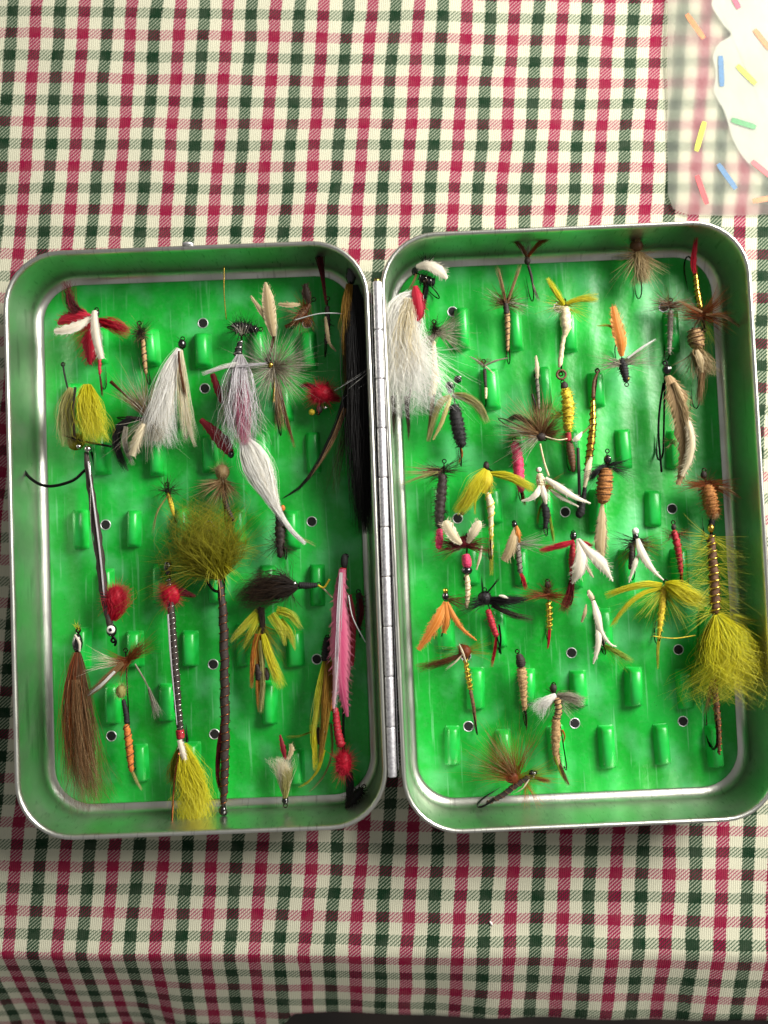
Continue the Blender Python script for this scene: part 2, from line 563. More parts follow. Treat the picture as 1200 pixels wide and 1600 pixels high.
CLIPM = solid('green_clip', (34, 182, 72), (20, 166, 52), 0.33, scale=200)
CLIP = clip_mesh()
EYE, HOLE = eyelet_meshes()
box = empty('fly_box', P(600, 838, 0))
tag(box, 'open aluminium fly box with green lined trays lying on the gingham cloth', 'fly box')

def mk_tray(cx, cy_, x0, x1, y0, y1, ang, R, eyes, clip0, rows_y):
    c = P(cx, cy_, RIM)
    k = (1 - RIM / F) * 1.0
    hw, hh = (x1 - x0) / 2 * k, (y1 - y0) / 2 * k
    a = math.radians(ang)
    base = Vector((c.x, c.y, 0))
    def place(o):
        o.parent = box
        o.location = base - Vector(box.location)
        o.rotation_euler = (0, 0, a)
        return o
    t = place(tray(None, hw, hh, R))
    l = place(lining(None, hw, hh, R))
    inv = Matrix.Rotation(-a, 3, 'Z')
    def local(px, py, z):
        p = P(px, py, z) - base
        q = inv @ Vector((p.x, p.y, 0))
        return Vector((q.x, q.y, z * S))
    lim_x, lim_y = (hw - 60) * S, (hh - 72) * S
    for py, off in rows_y:
        for i in range(-1, 9):
            q = local(clip0 + off + 82 * i + (py - 838) * 0.036, py, FLOOR)
            if abs(q.x) > lim_x or abs(q.y) > lim_y:
                continue
            if random.random() < 0.08:
                continue                     # broken off or torn out
            o = bpy.data.objects.new('clip', CLIP)
            COL.objects.link(o)
            o.parent = l
            o.location = q + Vector((random.uniform(-3, 3) * S, random.uniform(-4, 4) * S, 0))
            o.scale = (random.uniform(.85, 1.1), random.uniform(.86, 1.08), random.uniform(.6, 1.05))
            o.rotation_euler = (0, 0, random.uniform(-.05, .05))
    for px, py in eyes:
        q = local(px, py, FLOOR)
        e = bpy.data.objects.new('eyelet', EYE); COL.objects.link(e); e.parent = l; e.location = q
        h = bpy.data.objects.new('hole', HOLE); COL.objects.link(h); h.parent = l; h.location = q
    return t, l

rowsR = [(1166, 0), (1074, 41), (981, 0), (888, 41), (795, 0), (702, 41), (609, 0), (516, 41), (440, 0)]
rowsL = [(1194, 0), (1100, 41), (1010, 0), (916, 41), (824, 0), (710, 41), (632, 0), (545, 41), (470, 0)]
eL = [(317, 505), (320, 607), (333, 1038), (335, 1147), (174, 1150), (487, 815), (495, 1030), (326, 822), (155, 505), (165, 820), (480, 505), (500, 1147)]
eR = [(707, 487), (732, 1135), (883, 800), (893, 1020), (898, 1130), (1060, 1015), (1067, 1127), (1050, 795), (715, 810), (1037, 480), (873, 480), (728, 1025)]
mk_tray(302, 839, 13, 591, 387, 1309, 2.2, 84, eL, 126, rowsL)
mk_tray(904, 818, 610, 1197, 356, 1298, 2.5, 84, eR, 692, rowsR)

# hinge: ten knuckles on a pin between the trays, and the two leaves
h0, h1 = P(589, 440, 97), P(613, 1214, 97)
hb = empty('hinge', (0, 0, 0)); hb.parent = box
bl = Vector(box.location)
mb = MB()
tube(mb, [np.array(h0 - bl), np.array(h1 - bl)], 2.2 * S, 8)
tube(mb, [np.array(h0 - bl + Vector((0, 4 * S, 0))), np.array(h0 - bl - Vector((0, 2 * S, 0)))], 4.2 * S, 8)
HV = np.vstack(mb.v)
pin = mesh_obj('hinge_pin', HV, mb.f, solid('brass_pin', (176, 160, 96), (120, 106, 60), 0.35, 1.0), None)
pin.parent = box
bpy.data.objects.remove(hb)
hinge_root = pin
for i in range(10):
    a_ = h0.lerp(h1, i / 10 + 0.0007); b_ = h0.lerp(h1, (i + 1) / 10 - 0.0007)
    mb = MB()
    rr = 6.6 * S
    path = [np.array(a_.lerp(b_, t) - bl) for t in (0, 0.012, 0.03, 0.5, 0.97, 0.988, 1)]
    tube(mb, path, np.array([rr * .9, rr * .98, rr, rr, rr, rr * .98, rr * .9]), 14)
    mesh_obj('knuckle', np.vstack(mb.v), mb.f, STEEL, hinge_root)
for sx in (-1, 1):
    d = Vector((sx * 9.3 * S, 0, 0))
    a_, b_ = h0.lerp(h1, 0.012) - bl + d, h0.lerp(h1, 0.988) - bl + d
    v = []
    for e in (a_, b_):
        for dx in (-0.5, 0.5):
            for z in (-8, -62):
                v.append((e.x + dx * S, e.y, e.z + z * S))
    f = [(0, 1, 3, 2), (4, 6, 7, 5), (0, 2, 6, 4), (1, 5, 7, 3), (0, 4, 5, 1), (2, 3, 7, 6)]
    mesh_obj('leaf', v, f, STEEL, hinge_root, smooth=False)
# latch nub in the middle of the left tray's far rim and the catch on the right tray
for px, py in ((293, 381),):
    c = P(px, py, RIM) - bl
    mb = MB()
    ellipsoid(mb, (c.x, c.y, c.z - 3 * S), (9 * S, 3.6 * S, 7 * S), 12, 8)
    mesh_obj('latch', np.vstack(mb.v), mb.f, STEEL, box)

# ---------------------------------------------------------------- frosted party bag with printed sprinkles, top right
def film_material():
    w = N('frosted_film')
    co = w.n('ShaderNodeTexCoord', 3)
    ns = w.noise(co, 260.0, 3.0)
    tr = w.n('ShaderNodeBsdfTranslucent', 0, {'Color': (0.94, 0.94, 0.92, 1)})
    tp = w.n('ShaderNodeBsdfTransparent', 0, {'Color': (1, 1, 1, 1)})
    p = w.principled(Base_Color=(0.86, 0.86, 0.82, 1), Roughness=0.32, Specular_IOR_Level=0.4, Normal=w.bump(ns, 0.35, 0.001))
    a = w.n('ShaderNodeMixShader', 0, {0: 0.10, 1: tr, 2: p})
    return w.done(w.n('ShaderNodeMixShader', 0, {0: 0.20, 1: a, 2: tp}))

bag = empty('party_bag', P(1240, 150, 0))
tag(bag, 'frosted clear plastic bag printed with coloured sprinkles, lying above the fly box', 'plastic bag')
bgl = Vector(bag.location)
def bag_z(x, y):
    e = min(1.0, max(0.0, min(x - 1043, 336 - y) / 26.0))
    return 1.0 + 1.8 * e * (2 - e) + 0.5 * math.sin(x * .03 + y * .02)
gx = np.unique(np.concatenate([np.arange(1043, 1075, 4.0), np.arange(1075, 1541, 12.0)]))
gy = np.unique(np.concatenate([np.arange(-300, 300, 12.0), np.arange(300, 337, 4.0)]))
vs = []
for y in gy:
    for x in gx:
        xx, yy = x + 0.6 * math.sin(y * .05), y + 1.0 * math.sin(x * .04)
        if x < 1075 and y > 304:            # the lower corner is rounded
            k = max(0, (1075 - x) / 32 + (y - 304) / 32 - 1)
            xx += 9 * k; yy -= 9 * k
        vs.append(P(xx, yy, bag_z(x, y)) - bgl)
nu_ = len(gx)
ii = np.arange(len(vs)).reshape(len(gy), nu_)
Fq = np.stack([ii[1:, :-1], ii[1:, 1:], ii[:-1, 1:], ii[:-1, :-1]], axis=-1).reshape(-1, 4)
film = mesh_obj('film', vs, Fq, film_material(), bag)
# the opaque white printed panel with its scalloped edge (just under the film)
edge = [(1110, -290), (1126, -230), (1112, -170), (1130, -110), (1114, -60), (1120, -25), (1112, 2), (1114, 14), (1131, 40), (1142, 55), (1124, 67), (1116, 80), (1114, 94), (1118, 110), (1117, 128), (1115, 142), (1121, 156), (1131, 173), (1137, 192), (1142, 210), (1151, 230), (1162, 247), (1173, 259), (1186, 269), (1200, 278), (1222, 286), (1250, 270), (1290, 292), (1330, 272), (1370, 290), (1410, 268), (1460, 284), (1530, 270), (1530, -290)]
sm = smooth_path([(x, y, 0) for x, y in edge[:-2]], 150)
outl = [(p[0], p[1]) for p in sm] + edge[-2:]
vs = []
for dz in (0.0, -0.5):
    vs += [P(x, y, bag_z(x, y) - 0.9 + dz) - bgl for x, y in outl]
n_ = len(outl)
fs = [tuple(range(n_ - 1, -1, -1)), tuple(range(n_, 2 * n_))] + [(i, (i + 1) % n_, n_ + (i + 1) % n_, n_ + i) for i in range(n_)]
# triangulated as a fan-safe ngon by Blender
bagp = solid('white_print', (172, 174, 160), (164, 167, 152), 0.5, scale=90, bump=0.02)
mesh_obj('white_panel', vs, fs, bagp, bag, smooth=False)
SPR = {'orange': (206, 112, 48), 'blue': (40, 100, 142), 'yellow': (200, 206, 10), 'green': (48, 134, 66), 'red': (194, 48, 52), 'rose': (182, 44, 76)}
for nm, c in SPR.items():
    solid('print_' + nm, c, tuple(int(v * .9) for v in c), 0.42, scale=1500)
spr = [('orange', 1073, 22, 1100, 60), ('rose', 1144, -8, 1155, 13), ('orange', 1179, 46, 1203, 77), ('blue', 1126, 87, 1128, 135), ('yellow', 1152, 102, 1181, 131), ('green', 1143, 187, 1181, 199), ('yellow', 1101, 190, 1088, 236), ('blue', 1122, 256, 1150, 295), ('red', 1089, 274, 1105, 319), ('red', 1175, 252, 1206, 277), ('orange', 1176, 314, 1214, 308),
       ('green', 1085, -60, 1098, -98), ('blue', 1190, -55, 1225, -35), ('red', 1235, 130, 1240, 175), ('green', 1250, 30, 1290, 45), ('yellow', 1260, 220, 1285, 255), ('orange', 1150, -120, 1175, -90), ('rose', 1320, 110, 1345, 140), ('blue', 1330, 240, 1372, 250)]
for nm, xa, ya, xb, yb in spr:
    L = math.hypot(xb - xa, yb - ya); ux, uy = (xb - xa) / L, (yb - ya) / L
    px_, py_ = -uy, ux
    hwid = 4.2
    top = []
    for t in np.linspace(0, 1, 7):
        for sd in (-1, 1):
            e = 0.78 if t in (0.0, 1.0) else 1.0
            top.append((xa + ux * L * t + px_ * hwid * sd * e, ya + uy * L * t + py_ * hwid * sd * e))
    vs = [P(x, y, bag_z(x, y) + 0.55) - bgl for x, y in top]
    fs = [(2 * i, 2 * i + 2, 2 * i + 3, 2 * i + 1) for i in range(6)]
    mesh_obj('sprinkle', vs, fs, MATS['print_' + nm], bag)

# ---------------------------------------------------------------- fly tying kit
class Fly:
    """one fishing fly: x, y are photograph pixels, heights are pixels over the table"""
    def __init__(self, name, label, x, y, z=38.0, group=None):
        self.x, self.y, self.z = x, y, z
        self.k = scale_at(z)
        self.o = P(x, y, z)
        base = Vector((self.o.x, self.o.y, FLOOR * S))
        self.root = empty(name, base)
        tag(self.root, label, 'fishing fly', group or 'fishing flies in the box')
        self.off = np.array(self.o - base)
    def w(self, a):
        """(x, y, height over the shank) -> metres in the fly's own frame (plain uniform scale)"""
        a = np.asarray(a, dtype=np.float64)
        q = np.stack([(a[..., 0] - self.x), -(a[..., 1] - self.y), a[..., 2]], axis=-1)
        q[..., 2] = np.maximum(q[..., 2], FLOOR + 0.6 - self.z)
        return q * self.k + self.off
    def emit(self, name, mb, mat, label=None, smooth=True, parent=None):
        o = mesh_obj(name, self.w(np.vstack(mb.v)), mb.f, mat, parent or self.root, smooth,
                     {'along': np.concatenate(mb.a), 'across': np.concatenate(mb.w)})
        if label:
            o['label'] = label
        return o
    # --- hook: eye, shank, bend and point of one bent wire
    def hook(self, a, b, mat='bronze', r=1.0, gape=None, eye=True, side=0.0):
        g = (self.z - FLOOR - 1.0) if gape is None else gape
        a, b = np.array([*a, 0.0]), np.array([*b, 0.0])
        d = (b - a) / max(np.linalg.norm(b - a), 1e-6)
        lat = np.array([-d[1], d[0], 0]) * math.sin(side) + np.array([0, 0, -1]) * math.cos(side)
        pts = [a, a * .5 + b * .5, b]
        for i in range(1, 9):
            t = math.pi * i / 8
            pts.append(b + d * (g / 2) * math.sin(t) + lat * (g / 2) * (1 - math.cos(t)))
        e = pts[-1] - d * g * 0.75
        pts += [e - lat * 1.0]
        m = len(pts)
        mb = MB()
        tube(mb, pts, np.array([r] * (m - 2) + [r * .9, r * .15]), 6)
        if eye:
            torus(mb, a - d * 3.6, 3.0, r * .9, 12, 5)
        return self.emit('hook', mb, MATS[mat])
    def wire(self, pts, r, mat, name='wire', m=20):
        p = smooth_path(pts, m)
        mb = MB()
        tube(mb, p[:, :3], r, 6)
        return self.emit(name, mb, MATS[mat])
    # --- body: wound tapering tube, with rib and fuzz if asked
    def body(self, pts, mat, rib=None, fuzz=None, name='body', rough=0.15, m=26, turns=9):
        p = smooth_path(pts, m)
        seg = 10
        r = np.repeat(p[:, 3:4] * .88, seg, 1)
        ph = np.linspace(0, 2 * np.pi, seg, endpoint=False)[None, :]
        t = np.linspace(0, 1, m)[:, None]
        r = r * (1 + rough * np.sin(2 * np.pi * turns * t * 1.0 + ph) + RNG.uniform(-rough, rough, (m, seg)) * .6)
        r[0] *= .45; r[-1] *= .35
        mb = MB()
        tube(mb, p[:, :3], r, seg)
        o = self.emit(name, mb, MATS[mat])
        if rib:
            rm, tn, rr = rib
            rr *= .75
            k = int(tn * 12)
            q = smooth_path(pts, k)
            u, v = frames(q[:, :3])
            a = np.linspace(0, 2 * np.pi * tn, k)[:, None]
            mb = MB()
            tube(mb, q[:, :3] + (u * np.cos(a) + v * np.sin(a)) * (q[:, 3:4] + rr * .3), rr, 5)
            self.emit('rib', mb, MATS[rm])
        if fuzz:
            n, L, fm_ = fuzz
            q = smooth_path(pts, 60)
            u, v = frames(q[:, :3])
            i = RNG.integers(1, 59, n)
            a = RNG.uniform(0, 2 * np.pi, n)[:, None]
            d = u[i] * np.cos(a) + v[i] * np.sin(a)
            tn = np.gradient(q[:, :3], axis=0)[i]
            tn /= np.maximum(np.linalg.norm(tn, axis=1, keepdims=True), 1e-9)
            s0 = q[i, :3] + d * q[i, 3:4] * .8
            ln = RNG.uniform(.35, 1.0, n)[:, None] * L
            tt = np.linspace(0, 1, 4)[None, :, None]
            pts_ = s0[:, None, :] + (d + tn * RNG.uniform(-.2, .9, (n, 1)) + RNG.normal(0, .25, (n, 3)))[:, None, :] * ln[:, None, :] * tt
            mb = MB()
            fibres(mb, pts_, np.linspace(.55, .12, 4)[None, :] * np.ones((n, 1)))
            self.emit('dubbing', mb, MATS[fm_])
        return o
    # --- hackle: stiff barbs standing out from the shank
    def hackle(self, c, mat, n, r0, r1, arcs=((0, 360),), lift=(-25, 40), curl=0.12, th=0.75, dz=0.0, name='hackle', jit=2.5):
        n = int(n * 1.15); th *= .60; ar = RNG.integers(0, len(arcs), n)
        lo = np.array([a[0] for a in arcs])[ar]; hi = np.array([a[1] for a in arcs])[ar]
        a = np.radians(RNG.uniform(lo, hi)); e = np.radians(RNG.uniform(lift[0], lift[1], n))
        d = np.stack([np.cos(a) * np.cos(e), -np.sin(a) * np.cos(e), np.sin(e)], -1)
        L = RNG.uniform(r0, r1, n) * np.where(RNG.random(n) < .12, .6, 1)
        stray = RNG.random(n) < .10
        L = L * np.where(stray, 1.4, 1)
        side = np.cross(d, [0, 0, 1.0]) * RNG.normal(0, 1, (n, 1)) + np.array([0, 0, -.5])
        t = np.linspace(0, 1, 5)
        c0 = np.array([c[0], c[1], dz]) + RNG.normal(0, jit, (n, 3)) * np.array([1, 1, .6])
        pts = c0[:, None, :] + L[:, None, None] * (d[:, None, :] * t[None, :, None] + side[:, None, :] * (curl * t ** 2)[None, :, None])
        r = th * RNG.uniform(.7, 1.25, (n, 1)) * np.array([1, .95, .8, .55, .18])[None, :] * np.where(stray, .6, 1)[:, None]
        mb = MB()
        fibres(mb, pts, r)
        return self.emit(name, mb, MATS[mat])
    # --- hair: a bundle following a path; each path row is x, y, dz, spread
    def hair(self, pts, mat, n, th=0.7, wav=0.06, cut=0.3, name='wing', flat=0.6, m=9):
        p = smooth_path(pts, m)
        u, v = frames(p[:, :3])
        n = int(n * 1.35); th *= .50; q = RNG.normal(0, .27, (n, 2)); q = np.clip(q, -.6, .6)
        tend = 1 - cut * RNG.random(n) ** 1.5
        t = np.linspace(0, 1, m)
        pos = tend[:, None] * t[None, :] * (m - 1)
        i0 = np.clip(pos.astype(int), 0, m - 2); fr = (pos - i0)[..., None]
        get = lambda A: A[i0] * (1 - fr) + A[i0 + 1] * fr
        c = get(p[:, :3]); uu = get(u); vv = get(v); wd = get(p[:, 3:4])
        ph = RNG.uniform(0, 6.28, (n, 1)); fq = RNG.uniform(1.5, 4.5, (n, 1))
        stray = RNG.random(n) < .07
        q[stray] *= 1.5
        C = max(4, n // 20); cc = np.clip(RNG.normal(0, .30, (C, 2)), -.66, .66)[RNG.integers(0, C, n)]
        tw = (t ** 1.3)[None, :, None]
        qq = q[:, None, :] * (1 - .78 * tw) + cc[:, None, :] * .78 * tw
        wv = wav * 1.5 * np.sin(ph + fq * t[None, :] * 3.0) * t[None, :]
        q2 = RNG.normal(0, .09, (n, 2))
        pts_ = c + uu * ((qq[:, :, 0] + q2[:, None, 0] * t[None, :] ** 2 + wv)[..., None]) * wd + vv * ((qq[:, :, 1] * flat + q2[:, None, 1] * t[None, :] ** 2 + wv * .5)[..., None]) * wd
        r = th * RNG.uniform(.65, 1.3, (n, 1)) * (1 - 0.82 * t[None, :] ** 2.2) * np.where(stray, .6, 1)[:, None]
        mb = MB()
        fibres(mb, pts_, r)
        return self.emit(name, mb, MATS[mat])
    # --- feather: cambered vane with a rib, ragged edge and loose barbs; rows are x, y, dz, half width
    def feather(self, pts, mat, barbs=40, name='feather', camber=0.35, ragged=0.16, th=0.9, barb_len=1.35, m=22, twist=0.0):
        p = smooth_path(pts, m)
        p[:, 3] = np.maximum(p[:, 3], .25)
        t = np.gradient(p[:, :3], axis=0)
        t /= np.maximum(np.linalg.norm(t, axis=1, keepdims=True), 1e-9)
        up = np.array([0, 0, 1.0])
        u = np.cross(t, up); u /= np.maximum(np.linalg.norm(u, axis=1, keepdims=True), 1e-9)
        nrm = np.cross(u, t)
        if twist:
            ca, sa = math.cos(twist), math.sin(twist)
            u, nrm = u * ca + nrm * sa, nrm * ca - u * sa
        K = 7
        w = np.linspace(-1, 1, K)
        rag = np.ones((m, K)); rag[:, 0] += RNG.uniform(-ragged, ragged, m); rag[:, -1] += RNG.uniform(-ragged, ragged, m)
        wid = p[:, 3:4] * (w[None, :] * rag)
        hgt = p[:, 3:4] * camber * (1 - w[None, :] ** 2) + .35 * (np.abs(w)[None, :] < .05)
        top = p[:, None, :3] + u[:, None, :] * wid[..., None] + nrm[:, None, :] * hgt[..., None]
        bot = top - nrm[:, None, :] * (th * (1 - 0.8 * np.abs(w)))[None, :, None]
        vs = np.concatenate([top.reshape(-1, 3), bot.reshape(-1, 3)])
        fs = []
        o = m * K
        for i in range(m - 1):
            for j in range(K - 1):
                a = i * K + j
                fs.append((a, a + 1, a + K + 1, a + K))
                fs.append((o + a, o + a + K, o + a + K + 1, o + a + 1))
            for j in (0, K - 1):
                a = i * K + j
                fs.append((a, a + K, o + a + K, o + a))
        al = np.tile(np.repeat(np.linspace(0, 1, m), K), 2); ac = np.tile(np.tile(w, m), 2)
        mb = MB()
        mb.add(vs, fs, al, ac)
        if barbs:
            n = barbs * 2
            i = RNG.integers(1, m - 1, n); sd = RNG.choice([-1, 1], n)
            s0 = p[i, :3] + u[i] * (sd * p[i, 3] * .5)[:, None]
            d = u[i] * sd[:, None] + t[i] * RNG.uniform(.7, 1.6, (n, 1))
            d /= np.linalg.norm(d, axis=1, keepdims=True)
            L = p[i, 3] * RNG.uniform(.7, barb_len, n) + 1.5
            tt = np.linspace(0, 1, 4)
            q = s0[:, None, :] + d[:, None, :] * (L[:, None] * tt[None, :])[..., None] + nrm[i][:, None, :] * (p[i, 3] * camber * .5)[:, None, None] + RNG.normal(0, .3, (n, 1, 3))
            k0 = mb.n
            fibres(mb, q, np.array([.42, .38, .28, .1])[None, :] * np.ones((n, 1)))
            mb.a[-1] = np.repeat(np.repeat(i / m, 4), 3)
            mb.w[-1] = np.full(n * 12, .8)
        return self.emit(name, mb, MATS[mat])
    # --- puff: soft ball of fur
    def puff(self, c, r, mat, n, dz=0.0, sq=(1, 1, .8), th=0.7, name='tuft', r0=.5, core=.62):
        n = int(n * 2.6); th *= .44; C = max(8, n // 16); dc = RNG.normal(size=(C, 3)); dc /= np.linalg.norm(dc, axis=1, keepdims=True); lc = RNG.uniform(.72, 1.12, C); ci = RNG.integers(0, C, n); d = dc[ci] + RNG.normal(0, .20, (n, 3)); d /= np.linalg.norm(d, axis=1, keepdims=True)
        d *= np.array(sq)
        L = r * RNG.uniform(r0, 1.05, n) * lc[ci]
        t = np.linspace(0, 1, 5)
        bend = RNG.normal(0, .24, (n, 3))
        pts = np.array([c[0], c[1], dz]) + L[:, None, None] * (d[:, None, :] * t[None, :, None] + bend[:, None, :] * (t ** 2)[None, :, None])
        mb = MB()
        fibres(mb, pts, th * RNG.uniform(.7, 1.2, (n, 1)) * np.array([1, 1, .85, .6, .2])[None, :])
        ellipsoid(mb, (c[0], c[1], dz), np.array([r, r, r]) * np.array(sq) * core, 18, 12, .10)
        return self.emit(name, mb, MATS[mat])
    def head(self, c, r, mat='lacquer', dz=0.0, sq=(1, 1.25, 1), name='head'):
        mb = MB()
        ellipsoid(mb, (c[0], c[1], dz), np.array([r, r, r]) * np.array(sq), 14, 9, .03)
        return self.emit(name, mb, MATS[mat])
    def bead(self, c, r, mat, dz=0.0, name='bead'):
        return self.head(c, r, mat, dz, (1, 1, 1), name)
    def eyespot(self, c, r, dz):
        self.head(c, r, 'white_enamel', dz, (1, 1, .5), 'eye')
        self.head(c, r * .5, 'lacquer', dz + r * .35, (1, 1, .5), 'pupil')

# threads, wires and enamels
solid('bronze', (52, 42, 32), (30, 24, 20), 0.3, 1.0)
solid('black_wire', (24, 22, 22), (14, 13, 13), 0.35, 0.8)
solid('silver', (214, 210, 204), (150, 146, 140), 0.22, 1.0, scale=4000)
solid('gold_tinsel', (222, 190, 84), (166, 128, 44), 0.28, 1.0, scale=4000)
solid('copper', (150, 88, 52), (96, 52, 30), 0.3, 1.0, scale=4000)
solid('lacquer', (16, 14, 14), (10, 9, 9), 0.22, coat=0.5)
solid('white_enamel', (236, 234, 226), (222, 218, 206), 0.3)
solid('black_floss', (20, 17, 17), (12, 10, 10), 0.75, bump=.4)
solid('dark_floss', (48, 34, 26), (28, 20, 16), 0.7, bump=.4)
solid('brown_floss', (104, 70, 40), (70, 44, 26), 0.7, bump=.4)
solid('tan_floss', (176, 142, 96), (140, 106, 66), 0.75, bump=.4)
solid('orange_floss', (196, 112, 40), (158, 84, 28), 0.7, bump=.4)
solid('cinnamon_floss', (168, 112, 52), (128, 78, 34), 0.8, bump=.5)
solid('red_floss', (178, 24, 44), (132, 14, 30), 0.6, bump=.4)
solid('pink_floss', (206, 52, 96), (170, 34, 72), 0.65, bump=.4)
solid('rose_floss', (196, 104, 130), (170, 80, 106), 0.65, bump=.3)
solid('cream_floss', (222, 208, 172), (192, 172, 130), 0.7, bump=.4)
solid('yellow_floss', (214, 190, 46), (172, 140, 26), 0.7, bump=.4)
solid('grey_floss', (128, 122, 108), (88, 82, 72), 0.75, bump=.4)
solid('line', (214, 218, 214), (190, 194, 190), 0.25)
# fur, hair and hackle
fibre('grizzly', (206, 198, 176), (230, 224, 206), (150, 138, 114), band=.3)
fibre('grey_fur', (176, 170, 152), (216, 212, 200), (124, 116, 98))
fibre('white_fur', (251, 250, 247), (254, 254, 252), (248, 246, 240), trans=.55, vary=.04)
fibre('cream_fur', (244, 238, 216), (249, 246, 232), (234, 224, 194), trans=.5, vary=.12)
fibre('flash', (240, 236, 236), (246, 244, 246), (206, 200, 204), rough=.18, spec=.9, vary=.2)
fibre('brown_hackle', (112, 66, 34), (154, 102, 56), (72, 42, 24), trans=.4)
fibre('rust_hackle', (160, 80, 30), (184, 110, 50), (112, 54, 22), trans=.4)
fibre('dark_hackle', (54, 40, 30), (86, 66, 48), (32, 24, 20))
fibre('black_hackle', (16, 14, 14), (26, 22, 20), (10, 9, 9), trans=.05)
fibre('tan_hackle', (182, 144, 98), (214, 184, 138), (130, 96, 60), trans=.4)
fibre('deer_hair', (196, 170, 120), (226, 208, 164), (146, 122, 82), trans=.4)
fibre('bucktail', (116, 80, 46), (146, 110, 70), (84, 56, 32))
fibre('claret', (112, 22, 32), (150, 40, 50), (70, 14, 22))
fibre('scarlet', (214, 26, 56), (228, 70, 92), (182, 16, 42), trans=.45, vary=.3)
fibre('olive', (158, 152, 26), (184, 180, 50), (122, 118, 20), trans=.5, vary=.3)
fibre('yellow_fur', (240, 234, 56), (248, 244, 110), (220, 214, 40), trans=.55, vary=.16)
fibre('chartreuse', (226, 224, 66), (240, 238, 124), (194, 198, 46), trans=.5, vary=.2)
fibre('pale_olive', (196, 190, 116), (220, 214, 158), (160, 156, 90), trans=.45, vary=.3)
fibre('orange_fur', (206, 124, 48), (226, 160, 82), (168, 92, 30))
fibre('lime', (150, 176, 40), (188, 200, 84), (110, 136, 26), trans=.3)
# vanes
plume('white_vane', (236, 226, 206), (248, 242, 228), (196, 178, 150))
plume('cream_vane', (222, 208, 172), (236, 226, 200), (166, 142, 104))
plume('buff_vane', (186, 164, 122), (214, 196, 158), (118, 96, 62))
plume('mottled_vane', (168, 138, 98), (216, 188, 140), (84, 62, 40), streak=.75)
plume('grey_vane', (186, 178, 156), (214, 208, 190), (130, 120, 98))
plume('yellow_vane', (206, 188, 34), (226, 212, 74), (164, 142, 18))
fibre('gold_fur', (186, 142, 46), (208, 172, 80), (130, 90, 30))
fibre('rose_fur', (206, 110, 140), (222, 150, 170), (176, 76, 110))
plume('gold_vane', (176, 132, 40), (202, 164, 70), (116, 78, 22))
plume('orange_vane', (212, 128, 48), (232, 170, 92), (168, 88, 30))
plume('pink_vane', (204, 84, 124), (226, 140, 160), (160, 40, 84), streak=.5)
plume('pale_pink_vane', (232, 170, 180), (240, 200, 204), (206, 110, 140))
plume('scarlet_vane', (186, 24, 50), (206, 64, 80), (130, 14, 34))
plume('claret_vane', (120, 22, 34), (150, 44, 50), (76, 12, 22))
plume('dark_vane', (46, 34, 26), (72, 54, 38), (24, 18, 14))
plume('pale_olive_vane', (188, 180, 104), (214, 206, 146), (140, 132, 66))

# ---------------------------------------------------------------- flies in the left tray
f = Fly('wet_fly', 'red hackled fly with two white feather wings in the left tray corner', 150, 505, 46)
f.hook((151, 487), (157, 590)); f.head((151, 489), 4.5)
f.body([(152, 495, 0, 3), (155, 540, 0, 4), (157, 588, 0, 2.5)], 'red_floss', fuzz=(40, 7, 'claret'))
f.feather([(150, 500, 6, 3), (128, 494, 8, 9), (104, 500, 4, 8), (90, 506, 0, 3)], 'scarlet_vane', 60, ragged=.3, barb_len=1.8); f.feather([(148, 506, 2, 3), (143, 530, 4, 12), (142, 552, 0, 10), (140, 570, -4, 3)], 'scarlet_vane', 70, ragged=.3, barb_len=1.6); f.hackle((148, 503), 'scarlet', 160, 30, 62, ((172, 215), (215, 270)), (-20, 30))
f.hair([(156, 503, 6, 6), (182, 510, 8, 24), (206, 520, 4, 26)], 'scarlet', 190, .9, .1, .4)
f.hair([(140, 500, 4, 6), (116, 480, 10, 20), (112, 442, 18, 26)], 'claret', 110, .9, .1, .4)
f.feather([(149, 500, 16, 4), (128, 514, 20, 7), (106, 521, 20, 6.5), (91, 522, 18, 3)], 'white_vane', 24)
f.feather([(153, 490, 18, 4), (156, 512, 24, 6.5), (160, 540, 24, 7), (166, 566, 20, 5)], 'white_vane', 16, ragged=.06)
f.hair([(157, 588, 0, 2), (159, 604, 0, 4), (160, 622, 0, 6)], 'claret', 26, .9, name='tail')

f = Fly('dry_fly', 'tiny dark brown bushy fly between the red fly and the cream feather fly', 220, 522, 36)
f.hook((218, 508), (229, 588)); f.hackle((220, 520), 'dark_hackle', 120, 12, 26, lift=(-30, 60)); f.hackle((220, 522), 'tan_hackle', 30, 12, 24)
f.body([(223, 528, 0, 3.6), (226, 560, 0, 4), (229, 586, 0, 2.5)], 'tan_floss', ('dark_floss', 5, .9))

f = Fly('wet_fly', 'cream feather-winged fly with black head and brown back stripe', 275, 600, 44)
f.hook((285, 532), (288, 668)); f.head((284, 537), 6.5); f.hackle((284, 535), 'black_hackle', 26, 5, 11)
f.hair([(281, 546, 8, 5), (269, 580, 14, 20), (258, 625, 14, 38), (250, 668, 8, 52), (246, 700, 0, 62)], 'white_fur', 560, .8, .06, .35); f.feather([(281, 546, 4, 3), (270, 580, 8, 10), (258, 625, 8, 17), (248, 668, 2, 14), (242, 690, 0, 5)], 'cream_vane', 40)
f.hair([(284, 548, 8, 4), (288, 600, 12, 16), (293, 650, 8, 20), (300, 694, 2, 18)], 'cream_fur', 150, .8, .06, .35)
f.hair([(283, 552, 18, 2), (286, 580, 22, 4), (294, 625, 14, 5)], 'brown_hackle', 46, .9, name='back_stripe')
f.hair([(292, 640, 4, 8), (298, 675, 2, 10), (306, 700, 0, 9)], 'cream_fur', 50, .7, name='tail')

